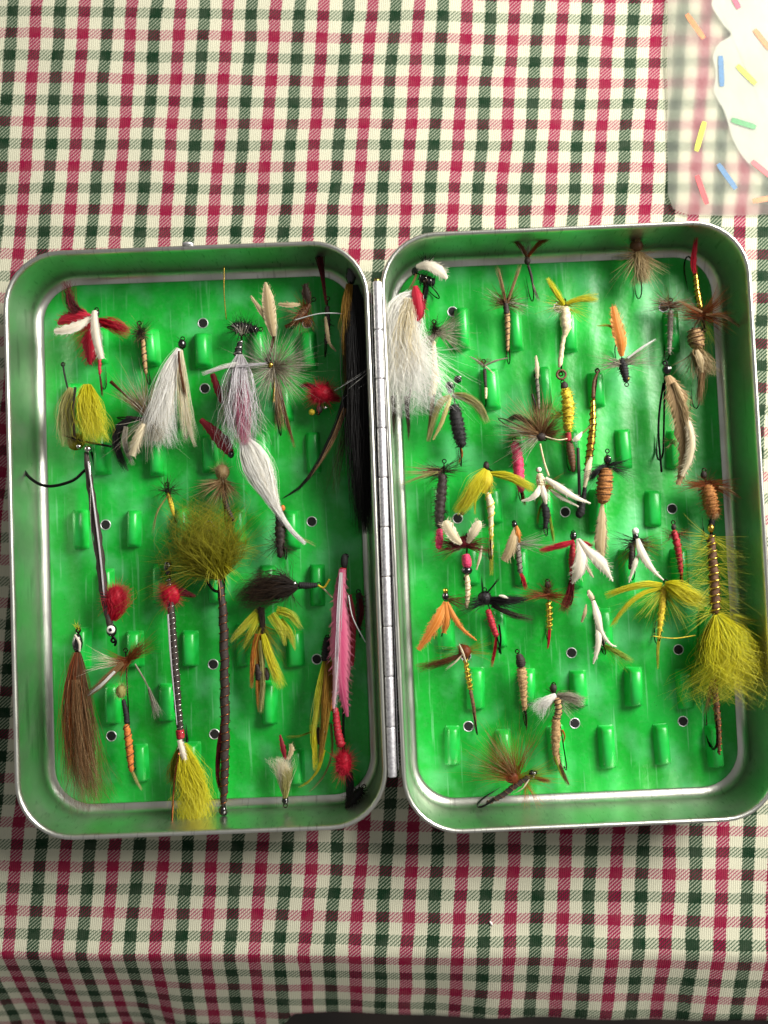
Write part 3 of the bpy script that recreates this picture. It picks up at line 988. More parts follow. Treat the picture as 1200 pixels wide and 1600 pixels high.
f = Fly('wet_fly', 'yellow feathered fly with dark centre stripe near the left wall', 125, 650, 48)
f.hook((98, 572), (112, 640)); f.wire([(98, 566, 4, 0), (102, 590, 3, 0), (108, 616, 0, 0)], 1.4, 'black_wire', 'leader')
f.hair([(112, 606, 4, 5), (105, 645, 8, 26), (106, 700, 2, 30)], 'pale_olive', 210, .8, .08, .25)
f.hair([(138, 602, 6, 9), (141, 630, 12, 38), (147, 665, 12, 58), (150, 694, 4, 58)], 'yellow_fur', 420, .85, .08, .25)
f.hair([(124, 608, 20, 2.5), (122, 650, 22, 3.5), (123, 694, 14, 4)], 'dark_hackle', 60, .9, name='stripe')
f.puff((118, 690), 24, 'olive', 170, -4, (.9, .9, .5))

f = Fly('streamer_fly', 'long black streamer with silver ribbing, red throat ball and white eye', 158, 850, 46)
f.hook((178, 996), (134, 716), 'black_wire', 2.2)
f.body([(133, 706, 4, 4), (143, 770, 4, 6.6), (155, 850, 4, 7.6), (165, 930, 4, 7.2), (176, 986, 4, 4.5)], 'dark_floss', ('silver', 1.0, 1.2))
f.hair([(140, 722, 12, 1.2), (149, 780, 13, 2.0), (160, 860, 13, 2.2), (167, 930, 11, 1.6)], 'flash', 46, 1.1, .02, .05, 'silver_edge')
f.puff((182, 934), 24, 'scarlet', 620, 2, (.9, 1.2, .8), .8); f.hair([(176, 968, 2, 10), (184, 940, 4, 44), (190, 912, 2, 44)], 'scarlet', 260, .8, .1, .4, 'tuft')
f.head((177, 984), 8, dz=4); f.eyespot((178, 982), 6.5, 11); f.wire([(176, 988, 4, 0), (183, 1000, 2, 0), (181, 1008, 0, 0)], 2.0, 'black_wire', 'tippet')
f.bead((138, 702), 6, 'silver', 6); f.bead((124, 698), 4, 'silver', 8)
f.wire([(132, 734, 0, 0), (112, 752, 4, 0), (75, 760, 8, 0), (46, 744, 10, 0), (29, 712, 8, 0)], 2.4, 'black_wire', 'hook_bend', 28)
f.wire([(98, 680, 6, 0), (132, 690, 10, 0), (174, 698, 4, 0)], 1.8, 'black_wire', 'leg')

f = Fly('dry_fly', 'large mixed grey and brown hackled fly with black fur clump', 232, 655, 48)
f.hook((250, 655), (196, 652)); f.body([(256, 655, 0, 3.5), (232, 656, 0, 4.6), (196, 652, 0, 3)], 'dark_floss')
f.hackle((232, 652), 'grizzly', 150, 40, 78, ((75, 150), (215, 320)), (-15, 45)); f.hackle((230, 650), 'tan_hackle', 70, 40, 80, ((120, 150), (60, 120)), (0, 45))
f.hackle((235, 655), 'grey_fur', 90, 30, 64, ((240, 330),), (-20, 40), th=.9)
f.feather([(228, 664, 14, 4), (220, 688, 18, 8), (211, 714, 14, 5)], 'cream_vane', 34)
f.hair([(206, 654, 4, 6), (186, 672, 6, 14), (182, 700, 2, 16), (196, 738, -6, 16)], 'black_hackle', 130, 1.0, .1)
f.hair([(200, 668, 10, 6), (198, 695, 10, 12), (206, 730, 0, 12)], 'grey_fur', 60, .8)
f.hair([(176, 598, 14, 5), (206, 626, 14, 3), (230, 650, 6, 2)], 'brown_hackle', 44, .9, name='tail')

f = Fly('dry_fly', 'small dark star-shaped fly with pale yellow body, left of centre', 263, 768, 34)
f.hook((262, 760), (272, 806)); f.hackle((262, 766), 'dark_hackle', 95, 14, 32, lift=(-20, 45)); f.body([(263, 770, 0, 3), (268, 790, 0, 4), (272, 806, 0, 2)], 'yellow_floss')
f.hair([(262, 775, 2, 2), (246, 800, 0, 4), (236, 838, -8, 6)], 'pale_olive', 20, .7, name='tail')

f = Fly('dry_fly', 'tan deer hair fly fanning out above the olive pompom fly', 348, 755, 44)
f.hook((348, 744), (352, 812)); f.hackle((348, 752), 'tan_hackle', 190, 24, 52, ((178, 340),), (-20, 50)); f.puff((348, 738), 19, 'deer_hair', 190, 4, (.9, 1, .9)); f.hackle((349, 756), 'dark_hackle', 24, 20, 48, ((230, 300),))
f.body([(348, 756, 0, 4), (354, 790, 0, 5), (366, 815, 0, 3)], 'dark_floss')

f = Fly('streamer_fly', 'long dark streamer with an olive green marabou pompom on top', 338, 1000, 46)
f.hair([(345, 905, 4, 8), (336, 876, 10, 56), (328, 836, 12, 116), (320, 780, 4, 150)], 'olive', 460, .95, .14, .7, 'marabou'); f.hair([(343, 900, 8, 8), (312, 880, 12, 46), (280, 862, 6, 84), (250, 858, -4, 90)], 'olive', 220, .95, .14, .6, 'marabou'); f.hair([(346, 900, 6, 8), (362, 872, 10, 40), (392, 842, 2, 80)], 'olive', 190, .95, .14, .6, 'marabou'); f.hackle((338, 886), 'olive', 190, 40, 118, ((40, 205),), (-12, 30), .25, .8); f.hackle((336, 880), 'chartreuse', 90, 30, 92, ((30, 210),), (-5, 35), .25, .6)
f.hackle((335, 866), 'yellow_fur', 90, 30, 60, ((200, 340),), (0, 45), .2, .7)
f.hook((352, 1262), (344, 908), 'black_wire', 2.2)
f.body([(343, 905, 2, 4.5), (349, 960, 4, 7.2), (352, 1060, 4, 7.8), (353, 1160, 4, 7.6), (352, 1225, 3, 6.5), (350, 1258, 2, 4.5)], 'dark_floss', ('copper', 26, .9))
f.hair([(352, 1120, 10, 2), (343, 1165, 4, 8), (342, 1215, 2, 8), (350, 1245, 0, 3)], 'claret', 90, .9, name='throat')
f.head((350, 1262), 6.5); f.wire([(344, 925, 10, 0), (334, 922, 6, 0), (322, 908, 0, 0)], 2.4, 'black_wire', 'hook_point')
f.hair([(343, 905, 12, 2), (346, 925, 12, 3), (346, 942, 8, 2)], 'tan_hackle', 20, .8, name='tag')

f = Fly('streamer_fly', 'slim silver-bodied streamer with red collar and yellow marabou tail', 276, 1050, 46)
f.hook((262, 884), (286, 1160), 'black_wire', 2.0)
f.body([(263, 905, 2, 4), (268, 960, 3, 6.2), (275, 1050, 3, 6.6), (281, 1120, 3, 6.2), (286, 1165, 2, 4)], 'dark_floss', ('silver', 30, .8))
f.hair([(264, 960, 10, 1.6), (270, 1030, 12, 2), (280, 1130, 10, 2)], 'flash', 40, 1.1, .02, .05, 'silver_edge')
f.puff((266, 930), 25, 'scarlet', 430, 0, (.95, 1.05, .7), .8, 'collar'); f.hair([(272, 922, 0, 8), (290, 926, -4, 14), (304, 930, -10, 10)], 'claret', 90, .9, name='throat')
f.head((262, 888), 6.5, 'lacquer', 4, (1, 1.9, 1)); f.body([(282, 1138, 3, 7), (284, 1152, 3, 7)], 'red_floss', name='band')
f.feather([(284, 1152, 12, 4), (289, 1168, 14, 5), (294, 1190, 10, 3)], 'white_vane', 10)
f.hair([(287, 1160, 4, 6), (298, 1200, 6, 34), (306, 1245, 4, 44), (302, 1292, 0, 30)], 'yellow_fur', 700, .85, .22, .35, 'marabou'); f.hair([(284, 1160, 6, 4), (274, 1200, 4, 16), (268, 1225, 0, 14)], 'olive', 150, .8, .2, name='marabou')
f.wire([(284, 1170, 16, 0), (277, 1215, 14, 0), (272, 1290, 8, 0)], 1.6, 'copper', 'rib_end')

f = Fly('streamer_fly', 'silvery flash-haired streamer with a rose pink body', 380, 620, 56)
f.hook((377, 524), (378, 690)); f.body([(376, 532, 2, 4), (372, 552, 2, 7), (374, 566, 2, 6)], 'black_floss', ('silver', 4, 1.1)); f.hackle((377, 520), 'grey_fur', 26, 8, 26, ((60, 150),))
f.hair([(378, 590, 14, 8), (381, 640, 20, 26), (385, 698, 14, 24)], 'rose_fur', 330, .9, .06, .3, 'body')
f.hair([(376, 556, 10, 7), (378, 600, 16, 44), (382, 660, 12, 62), (386, 706, 2, 68)], 'flash', 210, .9, .10, .35); f.hair([(376, 556, 6, 7), (372, 620, 10, 50), (376, 700, 0, 60)], 'grey_fur', 170, .8, .12, .3)
f.hair([(374, 572, 18, 6), (350, 578, 20, 7), (318, 588, 16, 7)], 'white_fur', 70, .9, .06, .2); f.hair([(372, 576, 20, 4), (392, 574, 22, 6), (420, 570, 20, 6)], 'flash', 40, .9, .06, .2)
f.feather([(332, 584, 2, 4), (339, 606, 2, 5.5), (347, 630, 0, 3)], 'claret_vane', 8); f.feather([(312, 655, -6, 4), (330, 672, -4, 8), (350, 694, -6, 11), (362, 712, -8, 4)], 'claret_vane', 30); f.head((360, 710), 5, dz=-8)

f = Fly('wet_fly', 'plump cream white feather fly with a curved tapering tail', 420, 750, 50)
f.hook((440, 800), (444, 856)); f.hair([(384, 690, 6, 14), (397, 714, 12, 36), (410, 744, 12, 42), (424, 776, 10, 22), (438, 804, 8, 9), (458, 832, 4, 6), (478, 850, 0, 6)], 'white_fur', 900, .8, .05, .55); f.feather([(384, 692, 2, 6), (398, 718, 6, 15), (412, 748, 6, 17), (426, 780, 6, 10), (440, 806, 6, 4), (458, 832, 3, 2.4), (474, 848, 0, 1)], 'white_vane', 60, camber=.7, ragged=.05, barb_len=.8, m=30)
f.hair([(440, 806, 2, 3), (462, 836, 0, 4), (494, 854, -6, 8)], 'pale_olive', 36, .7, name='tail'); f.body([(437, 792, 0, 6), (438, 830, -2, 9), (438, 872, -4, 5)], 'dark_floss', None, (110, 14, 'dark_hackle')); f.head((442, 794), 4, 'orange_floss')
f.hackle((436, 850), 'dark_hackle', 60, 16, 40, ((120, 240), (300, 350)), (-20, 20))

f = Fly('dry_fly', 'big round grizzly hackle fly with two upright buff quill wings', 427, 572, 52)
f.hook((420, 560), (434, 660)); f.hackle((428, 574), 'grizzly', 330, 44, 76, ((0, 100), (-60, 20), (230, 300)), (-15, 50)); f.hackle((426, 574), 'grey_fur', 150, 34, 66, ((100, 250),), (-10, 50)); f.head((419, 564), 4.6, 'lacquer', 4); f.head((424, 572), 3.5, 'gold_tinsel', 8)
f.feather([(428, 526, 6, 4), (424, 500, 16, 9.5), (421, 470, 22, 9), (417, 446, 24, 1.5)], 'buff_vane', 26, ragged=.07); f.feather([(424, 512, 8, 2), (410, 490, 16, 4), (394, 466, 20, 1)], 'buff_vane', 10); f.hair([(428, 524, 2, 4), (424, 545, 2, 5), (420, 560, 2, 3)], 'brown_hackle', 40)
f.hair([(430, 590, 0, 5), (434, 630, 0, 10), (440, 675, -4, 16)], 'tan_hackle', 60, .8, name='tail'); f.hair([(434, 600, -4, 4), (446, 650, -6, 9), (460, 700, -10, 12)], 'brown_hackle', 56, .8, name='tail'); f.wire([(430, 590, 4, 0), (428, 630, 2, 0)], 1.8, 'gold_tinsel', 'rib')

f = Fly('wet_fly', 'brown winged fly with ragged tan hackle near the top of the left tray', 472, 492, 40)
f.hook((488, 470), (462, 500)); f.body([(484, 474, 0, 5), (470, 494, 0, 7), (455, 508, 0, 4)], 'brown_floss', None, (60, 9, 'tan_hackle')); f.hackle((476, 490), 'rust_hackle', 120, 14, 34, ((230, 320), (60, 140)), (-20, 50)); f.hackle((472, 490), 'tan_hackle', 60, 14, 40, ((230, 310), (150, 200)))
f.feather([(484, 476, 8, 3), (480, 462, 12, 7), (478, 446, 12, 3)], 'dark_vane', 16); f.feather([(470, 478, 10, 2), (454, 480, 14, 4), (436, 478, 12, 2)], 'buff_vane', 12); f.hair([(446, 512, 2, 5), (462, 505, 4, 6), (484, 492, 6, 4)], 'brown_hackle', 46)

f = Fly('dry_fly', 'black bushy fly beside the grizzly hackle fly', 385, 512, 40)
f.hook((404, 514), (366, 510)); f.body([(404, 516, 0, 5), (384, 512, 0, 8), (362, 508, 0, 5)], 'black_floss', ('silver', 3, .6), (160, 14, 'black_hackle')); f.hackle((380, 512), 'black_hackle', 110, 14, 32, ((0, 360),), (-30, 30))
f.wire([(353, 420, 20, 0), (352, 460, 14, 0), (354, 500, 4, 0)], .8, 'gold_tinsel', 'feeler')

f = Fly('wet_fly', 'slim dark red-brown fly with one curled cream quill', 505, 470, 44)
f.hook((512, 470), (508, 540)); f.hair([(502, 406, 18, 10), (506, 440, 10, 6), (510, 478, 2, 3)], 'claret', 60, .9, name='tail'); f.hair([(498, 404, 14, 8), (505, 440, 8, 6), (511, 480, 0, 3)], 'dark_hackle', 50, .9)
f.body([(511, 478, 0, 4), (512, 510, 0, 5), (509, 540, 0, 3)], 'dark_floss', None, (50, 10, 'dark_hackle')); f.feather([(509, 498, 10, 1.6), (512, 520, 13, 3.4), (516, 540, 11, 2.4), (526, 552, 8, .8)], 'buff_vane', 4)

f = Fly('egg_fly', 'round bright red pompom fly with a tiny bead head', 503, 618, 40)
f.hook((498, 642), (508, 606)); f.puff((503, 616), 26, 'scarlet', 620, 4, (1.05, .85, .8), .85); f.hair([(505, 612, 6, 8), (520, 622, 6, 14), (534, 626, 2, 8)], 'scarlet', 120, .9, .1); f.hair([(492, 606, 6, 6), (478, 602, 4, 10), (466, 604, 0, 8)], 'claret', 50, .8)
f.head((499, 640), 5.5, 'dark_floss'); f.bead((509, 638), 3, 'silver', 5); f.bead((487, 644), 5, 'yellow_floss', -2)

f = Fly('streamer_fly', 'long black hairwing streamer with gold shoulder along the hinge wall', 555, 620, 58)
f.hook((548, 426), (570, 800), 'black_wire', 2.2); f.head((548, 428), 8.5, 'lacquer', 4, (1, 2.0, 1))
f.hair([(547, 444, 6, 7), (543, 500, 10, 16), (541, 570, 8, 20), (541, 640, 4, 16)], 'bucktail', 110, .8, .06, .4, 'shoulder'); f.hair([(546, 446, 14, 8), (542, 490, 18, 18), (542, 560, 12, 20)], 'gold_fur', 90, .8, .06, .4, 'shoulder')
f.hair([(554, 446, 8, 9), (561, 520, 14, 34), (565, 640, 14, 46), (568, 740, 8, 46), (570, 836, -4, 30)], 'black_hackle', 900, 1.3, .05, .3)
f.hair([(550, 480, 14, 5), (566, 560, 16, 8), (574, 660, 12, 6), (579, 760, 6, 4)], 'bucktail', 60, .7, .05, .2, 'side_hair'); f.hair([(553, 600, 10, 4), (544, 660, 8, 24), (532, 720, 4, 30), (520, 780, -6, 34)], 'dark_hackle', 60, .55, .1, .3)
f.hair([(550, 590, 8, 8), (530, 660, 10, 12), (500, 720, 8, 10), (470, 762, 4, 6), (440, 780, 0, 3)], 'black_hackle', 110, .9, .08, .3); f.hair([(540, 640, 14, 6), (515, 700, 12, 8), (480, 752, 8, 8)], 'tan_hackle', 16, .6, .1, .4)
f.feather([(580, 756, 6, 2), (584, 790, 6, 4), (586, 828, 2, 3)], 'white_vane', 6, name='quill')

f = Fly('hair_streamer', 'brown bucktail fly hanging in the lower left corner', 125, 1110, 48)
f.hook((121, 990), (128, 1180), 'bronze', 1.8); f.head((121, 1006), 8, 'lacquer', 3, (1, 1.9, 1)); f.hackle((120, 985), 'yellow_fur', 14, 6, 14, ((30, 150),)); f.hackle((121, 982), 'black_hackle', 12, 4, 12, ((40, 140),)); f.feather([(119, 992, 10, 1.5), (126, 1004, 10, 2.5), (126, 1018, 8, 1.5)], 'white_vane', 0)
f.hair([(121, 1020, 4, 7), (122, 1060, 10, 26), (126, 1120, 10, 46), (132, 1190, 4, 62), (140, 1262, -6, 84)], 'bucktail', 620, .85, .08, .45); f.hair([(121, 1020, 6, 6), (120, 1060, 14, 26), (116, 1120, 16, 36), (118, 1210, 8, 48)], 'rust_hackle', 130, .7, .06, .4); f.hair([(122, 1060, 18, 14), (128, 1130, 18, 40), (140, 1250, 2, 66)], 'tan_hackle', 46, .6, .06, .3)

f = Fly('dry_fly', 'rusty brown fly with pale tan wing beside the brown bucktail', 195, 1050, 44)
f.hook((196, 1020), (206, 1190)); f.hackle((200, 1032), 'rust_hackle', 180, 16, 44, ((20, 70), (150, 260)), (-20, 45), th=.85); f.hackle((205, 1026), 'brown_hackle', 50, 20, 56, ((20, 60),), (-10, 20))
f.hair([(196, 1034, 14, 5), (172, 1056, 18, 11), (150, 1076, 16, 13), (132, 1086, 10, 12)], 'tan_hackle', 130, .85, .06, .35); f.hackle((192, 1034), 'cream_fur', 36, 34, 62, ((165, 195),), (0, 25)); f.hair([(186, 1046, 22, 3), (164, 1068, 24, 6), (140, 1084, 14, 8)], 'white_fur', 30, .8)
f.puff((190, 1080), 15, 'pale_olive', 150, 2, (.8, 1.05, .8)); f.body([(193, 1092, 0, 3.5), (198, 1115, 0, 5), (199, 1130, 0, 5)], 'black_floss'); f.body([(198, 1130, 0, 5.4), (203, 1165, 0, 6.6), (207, 1204, 0, 4)], 'orange_floss', ('dark_floss', 5, .8))
f.hair([(207, 1200, 0, 3), (214, 1220, -6, 6), (220, 1236, -12, 8)], 'pale_olive', 20, .7, name='tail'); f.hair([(214, 1036, 12, 1.6), (228, 1058, 12, 3), (236, 1076, 8, 3)], 'grizzly', 26, .7, name='feeler'); f.hair([(234, 1072, 8, 2), (240, 1095, 4, 10), (250, 1122, -4, 24)], 'grey_fur', 60, .6, name='feeler')

f = Fly('wet_fly', 'dark brown winged fly lying sideways with a yellow forked feeler', 430, 925, 44)
f.hook((494, 914), (420, 930), 'black_wire'); f.hair([(466, 916, 6, 6), (430, 918, 8, 46), (395, 928, 6, 46), (368, 938, 2, 30)], 'dark_hackle', 420, 1.0, .12, .45); f.hackle((452, 918), 'dark_hackle', 120, 20, 46, ((90, 170), (200, 300)), (-20, 40))
f.body([(466, 914, 4, 6), (480, 915, 4, 6), (496, 914, 4, 4)], 'black_floss'); f.bead((461, 911), 3, 'silver', 10); f.wire([(497, 914, 4, 0), (506, 918, 4, 0), (515, 905, 6, 0)], 1.7, 'yellow_floss', 'feeler'); f.wire([(502, 917, 4, 0), (510, 924, 2, 0), (519, 934, 0, 0)], 1.3, 'cream_floss', 'feeler')

f = Fly('wet_fly', 'fanned yellow feather fly with a dark centre under the dark brown fly', 410, 1010, 40)
f.hook((406, 956), (410, 1075)); f.hair([(408, 950, 4, 8), (410, 985, 2, 8), (406, 1000, 0, 6)], 'dark_hackle', 110, 1.0, .1)
for pts in ([(404, 955, 0, 4), (380, 980, 4, 5), (360, 1004, 2, 3)], [(404, 965, 0, 3), (392, 990, 4, 4), (380, 1014, 0, 2)], [(424, 960, 0, 4), (440, 985, 4, 6), (446, 1010, 2, 3)], [(432, 955, 0, 4), (455, 962, 4, 5), (473, 984, 0, 2)], [(436, 970, -4, 5), (454, 990, 0, 7), (462, 1016, -4, 4)]):
    f.hair([(a, b, c, d * 3.0) for a, b, c, d in pts], 'chartreuse', 46, .9, .06, .3)
f.hair([(402, 990, 6, 5), (396, 1030, 8, 9), (394, 1075, 2, 8)], 'orange_fur', 70, .9); f.hair([(412, 990, 8, 5), (424, 1030, 10, 16), (440, 1076, 2, 22)], 'yellow_fur', 130, .8, .06, .3); f.hair([(408, 1000, 8, 4), (412, 1050, 8, 9), (408, 1114, -4, 14)], 'pale_olive', 110, .8, .1, .3); f.hair([(406, 990, 4, 5), (403, 1060, 4, 9), (404, 1112, -4, 9)], 'orange_fur', 60, .8)
f.body([(402, 1036, 4, 4), (406, 1050, 4, 8), (404, 1062, 4, 5)], 'dark_floss'); f.body([(416, 1042, 5, 3), (418, 1052, 5, 5), (418, 1062, 4, 3)], 'dark_floss')
f.hackle((410, 980), 'olive', 110, 30, 62, ((200, 345),), (-25, 25), .2)

f = Fly('streamer_fly', 'long pink feather streamer with black head and red ball tail', 533, 1030, 56)
f.hook((540, 874), (536, 1180), 'black_wire', 2); f.head((538, 878), 6, 'black_floss', 4, (1, 2.0, 1)); f.body([(536, 888, 4, 6), (535, 900, 4, 7)], 'red_floss', name='collar')
f.feather([(535, 890, 8, 5), (532, 940, 14, 11), (533, 1000, 16, 16), (534, 1060, 12, 12), (543, 1118, 4, 2)], 'pink_vane', 90, ragged=.12); f.feather([(532, 900, 12, 2), (528, 960, 17, 3.4), (526, 1040, 17, 4), (522, 1104, 10, 2)], 'pale_pink_vane', 40, ragged=.25); f.hair([(534, 895, 18, 4), (531, 960, 22, 9), (528, 1050, 20, 12), (524, 1112, 8, 10)], 'flash', 26, .7, .04)
f.feather([(546, 930, 0, 3), (550, 970, 2, 6), (549, 1040, 0, 4)], 'claret_vane', 20); f.body([(524, 1104, 2, 5), (528, 1140, 2, 7), (534, 1165, 2, 8)], 'red_floss'); f.puff((537, 1190), 26, 'scarlet', 520, 2, (.75, 1.1, .7), .9, 'ball'); f.wire([(545, 930, 20, 0), (552, 965, 18, 0), (571, 1003, 8, 0)], .9, 'line', 'tippet')
f.hair([(546, 1205, 0, 8), (548, 1235, -8, 14), (544, 1268, -18, 12)], 'black_hackle', 130, 1.1, .05, .3, 'tail')

f = Fly('streamer_fly', 'yellow feathered streamer with black head and trailing curved strands', 505, 1100, 48)
f.hook((511, 1000), (500, 1170), 'black_wire'); f.body([(512, 996, 4, 6), (511, 1012, 4, 9), (508, 1034, 4, 7)], 'black_floss', name='head')
f.hair([(508, 1032, 6, 5), (500, 1080, 12, 14), (492, 1125, 10, 14), (489, 1155, 6, 8)], 'chartreuse', 110, .8, .06, .25); f.hair([(512, 1032, 8, 5), (511, 1080, 14, 14), (508, 1130, 12, 14), (500, 1190, 2, 8)], 'gold_fur', 150, .8, .06, .25); f.feather([(516, 1034, 2, 3), (520, 1075, 6, 5), (517, 1110, 4, 2)], 'orange_vane', 16)
f.hair([(490, 1130, 8, 6), (492, 1170, 4, 10), (492, 1205, -2, 6)], 'yellow_fur', 60, .8); f.body([(497, 1135, 2, 3), (498, 1148, 2, 5), (499, 1162, 2, 3)], 'dark_floss', name='eye_spot')
f.hair([(505, 1170, 2, 6), (498, 1200, -4, 5), (482, 1222, -12, 4), (465, 1234, -22, 4)], 'yellow_fur', 46, .8, .06, .2, 'tail'); f.hair([(517, 1130, 2, 4), (519, 1175, -2, 4), (505, 1215, -12, 4), (482, 1242, -24, 4)], 'pale_olive', 28, .7, .06, .2, 'tail'); f.hair([(492, 1140, 0, 3), (470, 1150, -6, 5), (445, 1155, -14, 8)], 'lime', 18, .6, name='leg')

f = Fly('wet_fly', 'small fluffy pale yellow fly standing upside down by the lower wall', 446, 1208, 36)
f.hook((446, 1254), (444, 1180)); f.head((446, 1250), 5.5, 'lacquer', 0, (1, 1.1, 1)); f.hair([(446, 1244, 0, 5), (446, 1215, 6, 20), (444, 1180, 8, 34)], 'cream_fur', 330, .8, .12, .3); f.hair([(446, 1244, 6, 5), (448, 1220, 12, 12), (448, 1195, 12, 18)], 'pale_olive', 140, .8, .12, .3); f.feather([(446, 1186, 6, 2), (443, 1168, 8, 4), (438, 1148, 6, 1.5)], 'claret_vane', 6, name='tail'); f.feather([(450, 1186, 6, 2), (456, 1172, 6, 4), (455, 1162, 4, 2)], 'buff_vane', 6)

f = Fly('nymph_fly', 'small dark claret fly half hidden behind the pink streamer', 562, 945, 38)
f.hook((560, 928), (562, 985), 'black_wire'); f.body([(560, 926, 0, 5), (563, 942, 0, 7), (562, 962, 0, 6), (560, 985, 0, 3)], 'dark_floss', None, (70, 10, 'claret')); f.hair([(562, 935, 8, 4), (566, 955, 8, 7), (562, 985, 0, 8)], 'claret', 60, .9)

f = Fly('wet_fly', 'dark fly lying in the shadow of the left tray lower right corner', 556, 1245, 36)
f.hook((566, 1232), (540, 1262), 'black_wire'); f.body([(566, 1232, 0, 5), (556, 1244, 0, 8), (542, 1260, 0, 5)], 'black_floss', None, (90, 14, 'black_hackle')); f.hackle((560, 1240), 'dark_hackle', 60, 14, 30)

tip = Fly('leader', 'short length of clear fishing line across the left tray top', 528, 494, 60, group='')
tip.wire([(458, 498, -10, 0), (500, 491, 4, 0), (540, 493, 10, 0), (571, 498, 12, 0)], .9, 'line', 'strand', 30)
tip.root['category'] = 'fishing line'
del tip.root['group']

# ---------------------------------------------------------------- flies in the right tray
f = Fly('streamer_fly', 'big fluffy white marabou fly with a red shoulder beside the hinge', 645, 560, 60)
f.hook((664, 440), (640, 620), 'bronze', 1.8); f.hair([(650, 458, 4, 16), (634, 500, 8, 42), (634, 560, 8, 66), (642, 606, 2, 88), (648, 650, -10, 110)], 'white_fur', 1000, .7, .22, .6, 'marabou'); f.hair([(650, 462, 10, 10), (622, 480, 10, 30), (612, 530, 8, 38), (612, 600, 2, 30)], 'white_fur', 420, .8, .14, .3, 'marabou'); f.hackle((632, 510), 'white_fur', 330, 60, 150, ((238, 312),), (-12, 22), .2, .7); f.hackle((636, 540), 'white_fur', 170, 40, 90, ((230, 345),), (-10, 25), .2, .6); f.hair([(640, 470, 16, 14), (634, 520, 18, 34), (640, 590, 10, 50)], 'cream_fur', 180, .7, .12, .3)
f.feather([(648, 450, 16, 4), (652, 470, 20, 9), (654, 490, 18, 9), (650, 504, 14, 4)], 'scarlet_vane', 40, name='shoulder'); f.hair([(614, 620, 4, 8), (614, 655, 0, 12), (612, 690, -8, 14)], 'dark_hackle', 46, .9, name='tail'); f.hair([(634, 620, 4, 5), (638, 655, 0, 8), (640, 690, -8, 8)], 'dark_hackle', 34, .9, name='tail')

f = Fly('wet_fly', 'black and white winged fly in the top left of the right tray', 668, 430, 46)
f.hook((650, 424), (676, 450), 'black_wire'); f.head((648, 424), 5.5); f.feather([(650, 420, 12, 3), (668, 420, 18, 8), (686, 428, 16, 9), (698, 438, 8, 3)], 'white_vane', 26, ragged=.15); f.body([(655, 432, 2, 5), (668, 440, 2, 9), (680, 442, 2, 6)], 'black_floss', ('silver', 3, .7), (90, 12, 'black_hackle')); f.hackle((668, 412), 'black_hackle', 40, 8, 22, ((40, 150),)); f.hair([(666, 446, 0, 6), (665, 462, -4, 10), (664, 478, -10, 10)], 'black_hackle', 46, .9, name='tail'); f.hair([(650, 430, 6, 3), (644, 446, 4, 4), (638, 456, 0, 5)], 'tan_hackle', 26, .8)

f = Fly('dry_fly', 'dark spiky hackled fly with pale barbs and a pinkish tan body', 680, 518, 50)
f.hook((678, 506), (678, 620)); f.hackle((678, 514), 'dark_hackle', 120, 10, 24, lift=(0, 70)); f.hackle((682, 520), 'grizzly', 160, 30, 60, ((-50, 40), (200, 250)), (-20, 30)); f.body([(677, 532, 0, 4), (678, 560, 0, 5), (679, 590, 0, 6.5), (674, 622, -4, 6)], 'cream_floss', None, (40, 6, 'tan_hackle')); f.hair([(678, 600, 0, 4), (674, 640, -4, 7), (668, 690, -16, 8)], 'tan_hackle', 60, .8, .05, .3, 'tail')

f = Fly('dry_fly', 'slender brown fly with V wings reaching over the top wall', 828, 405, 50)
f.hook((824, 406), (832, 448)); f.head((824, 408), 5, 'dark_floss'); f.hair([(823, 402, 2, 3), (812, 388, 12, 8), (786, 366, 28, 16)], 'brown_hackle', 60, .7, .08); f.hair([(825, 402, 2, 3), (838, 386, 12, 8), (864, 368, 28, 16)], 'rust_hackle', 60, .7, .08); f.hackle((824, 398), 'grey_fur', 40, 14, 34, ((40, 140),), (10, 50)); f.body([(825, 414, 0, 2.6), (830, 432, 0, 2.6), (832, 446, 0, 1.6)], 'dark_floss'); f.hair([(832, 444, 0, 2), (838, 458, -6, 4), (844, 470, -14, 6)], 'grey_fur', 26, .7, name='tail')

f = Fly('dry_fly', 'brown dry fly with raised V tail above a ribbed tan body', 792, 480, 46)
f.hook((790, 484), (796, 550)); f.hair([(790, 476, 4, 3), (784, 450, 10, 7), (776, 418, 16, 12)], 'tan_hackle', 46, .7); f.hair([(792, 476, 4, 3), (800, 452, 10, 5), (812, 416, 16, 9)], 'tan_hackle', 46, .7); f.hackle((790, 474), 'brown_hackle', 120, 16, 40, ((150, 210), (-35, 40), (40, 140)), (-20, 35)); f.hackle((790, 472), 'grizzly', 40, 24, 44, ((150, 180), (-40, 10))); f.body([(789, 466, 2, 4), (791, 486, 2, 5), (790, 492, 2, 4)], 'dark_floss', name='thorax'); f.body([(792, 484, 0, 5), (793, 510, 0, 4.5), (793, 550, 0, 2.6)], 'tan_floss', ('dark_floss', 7, .8))

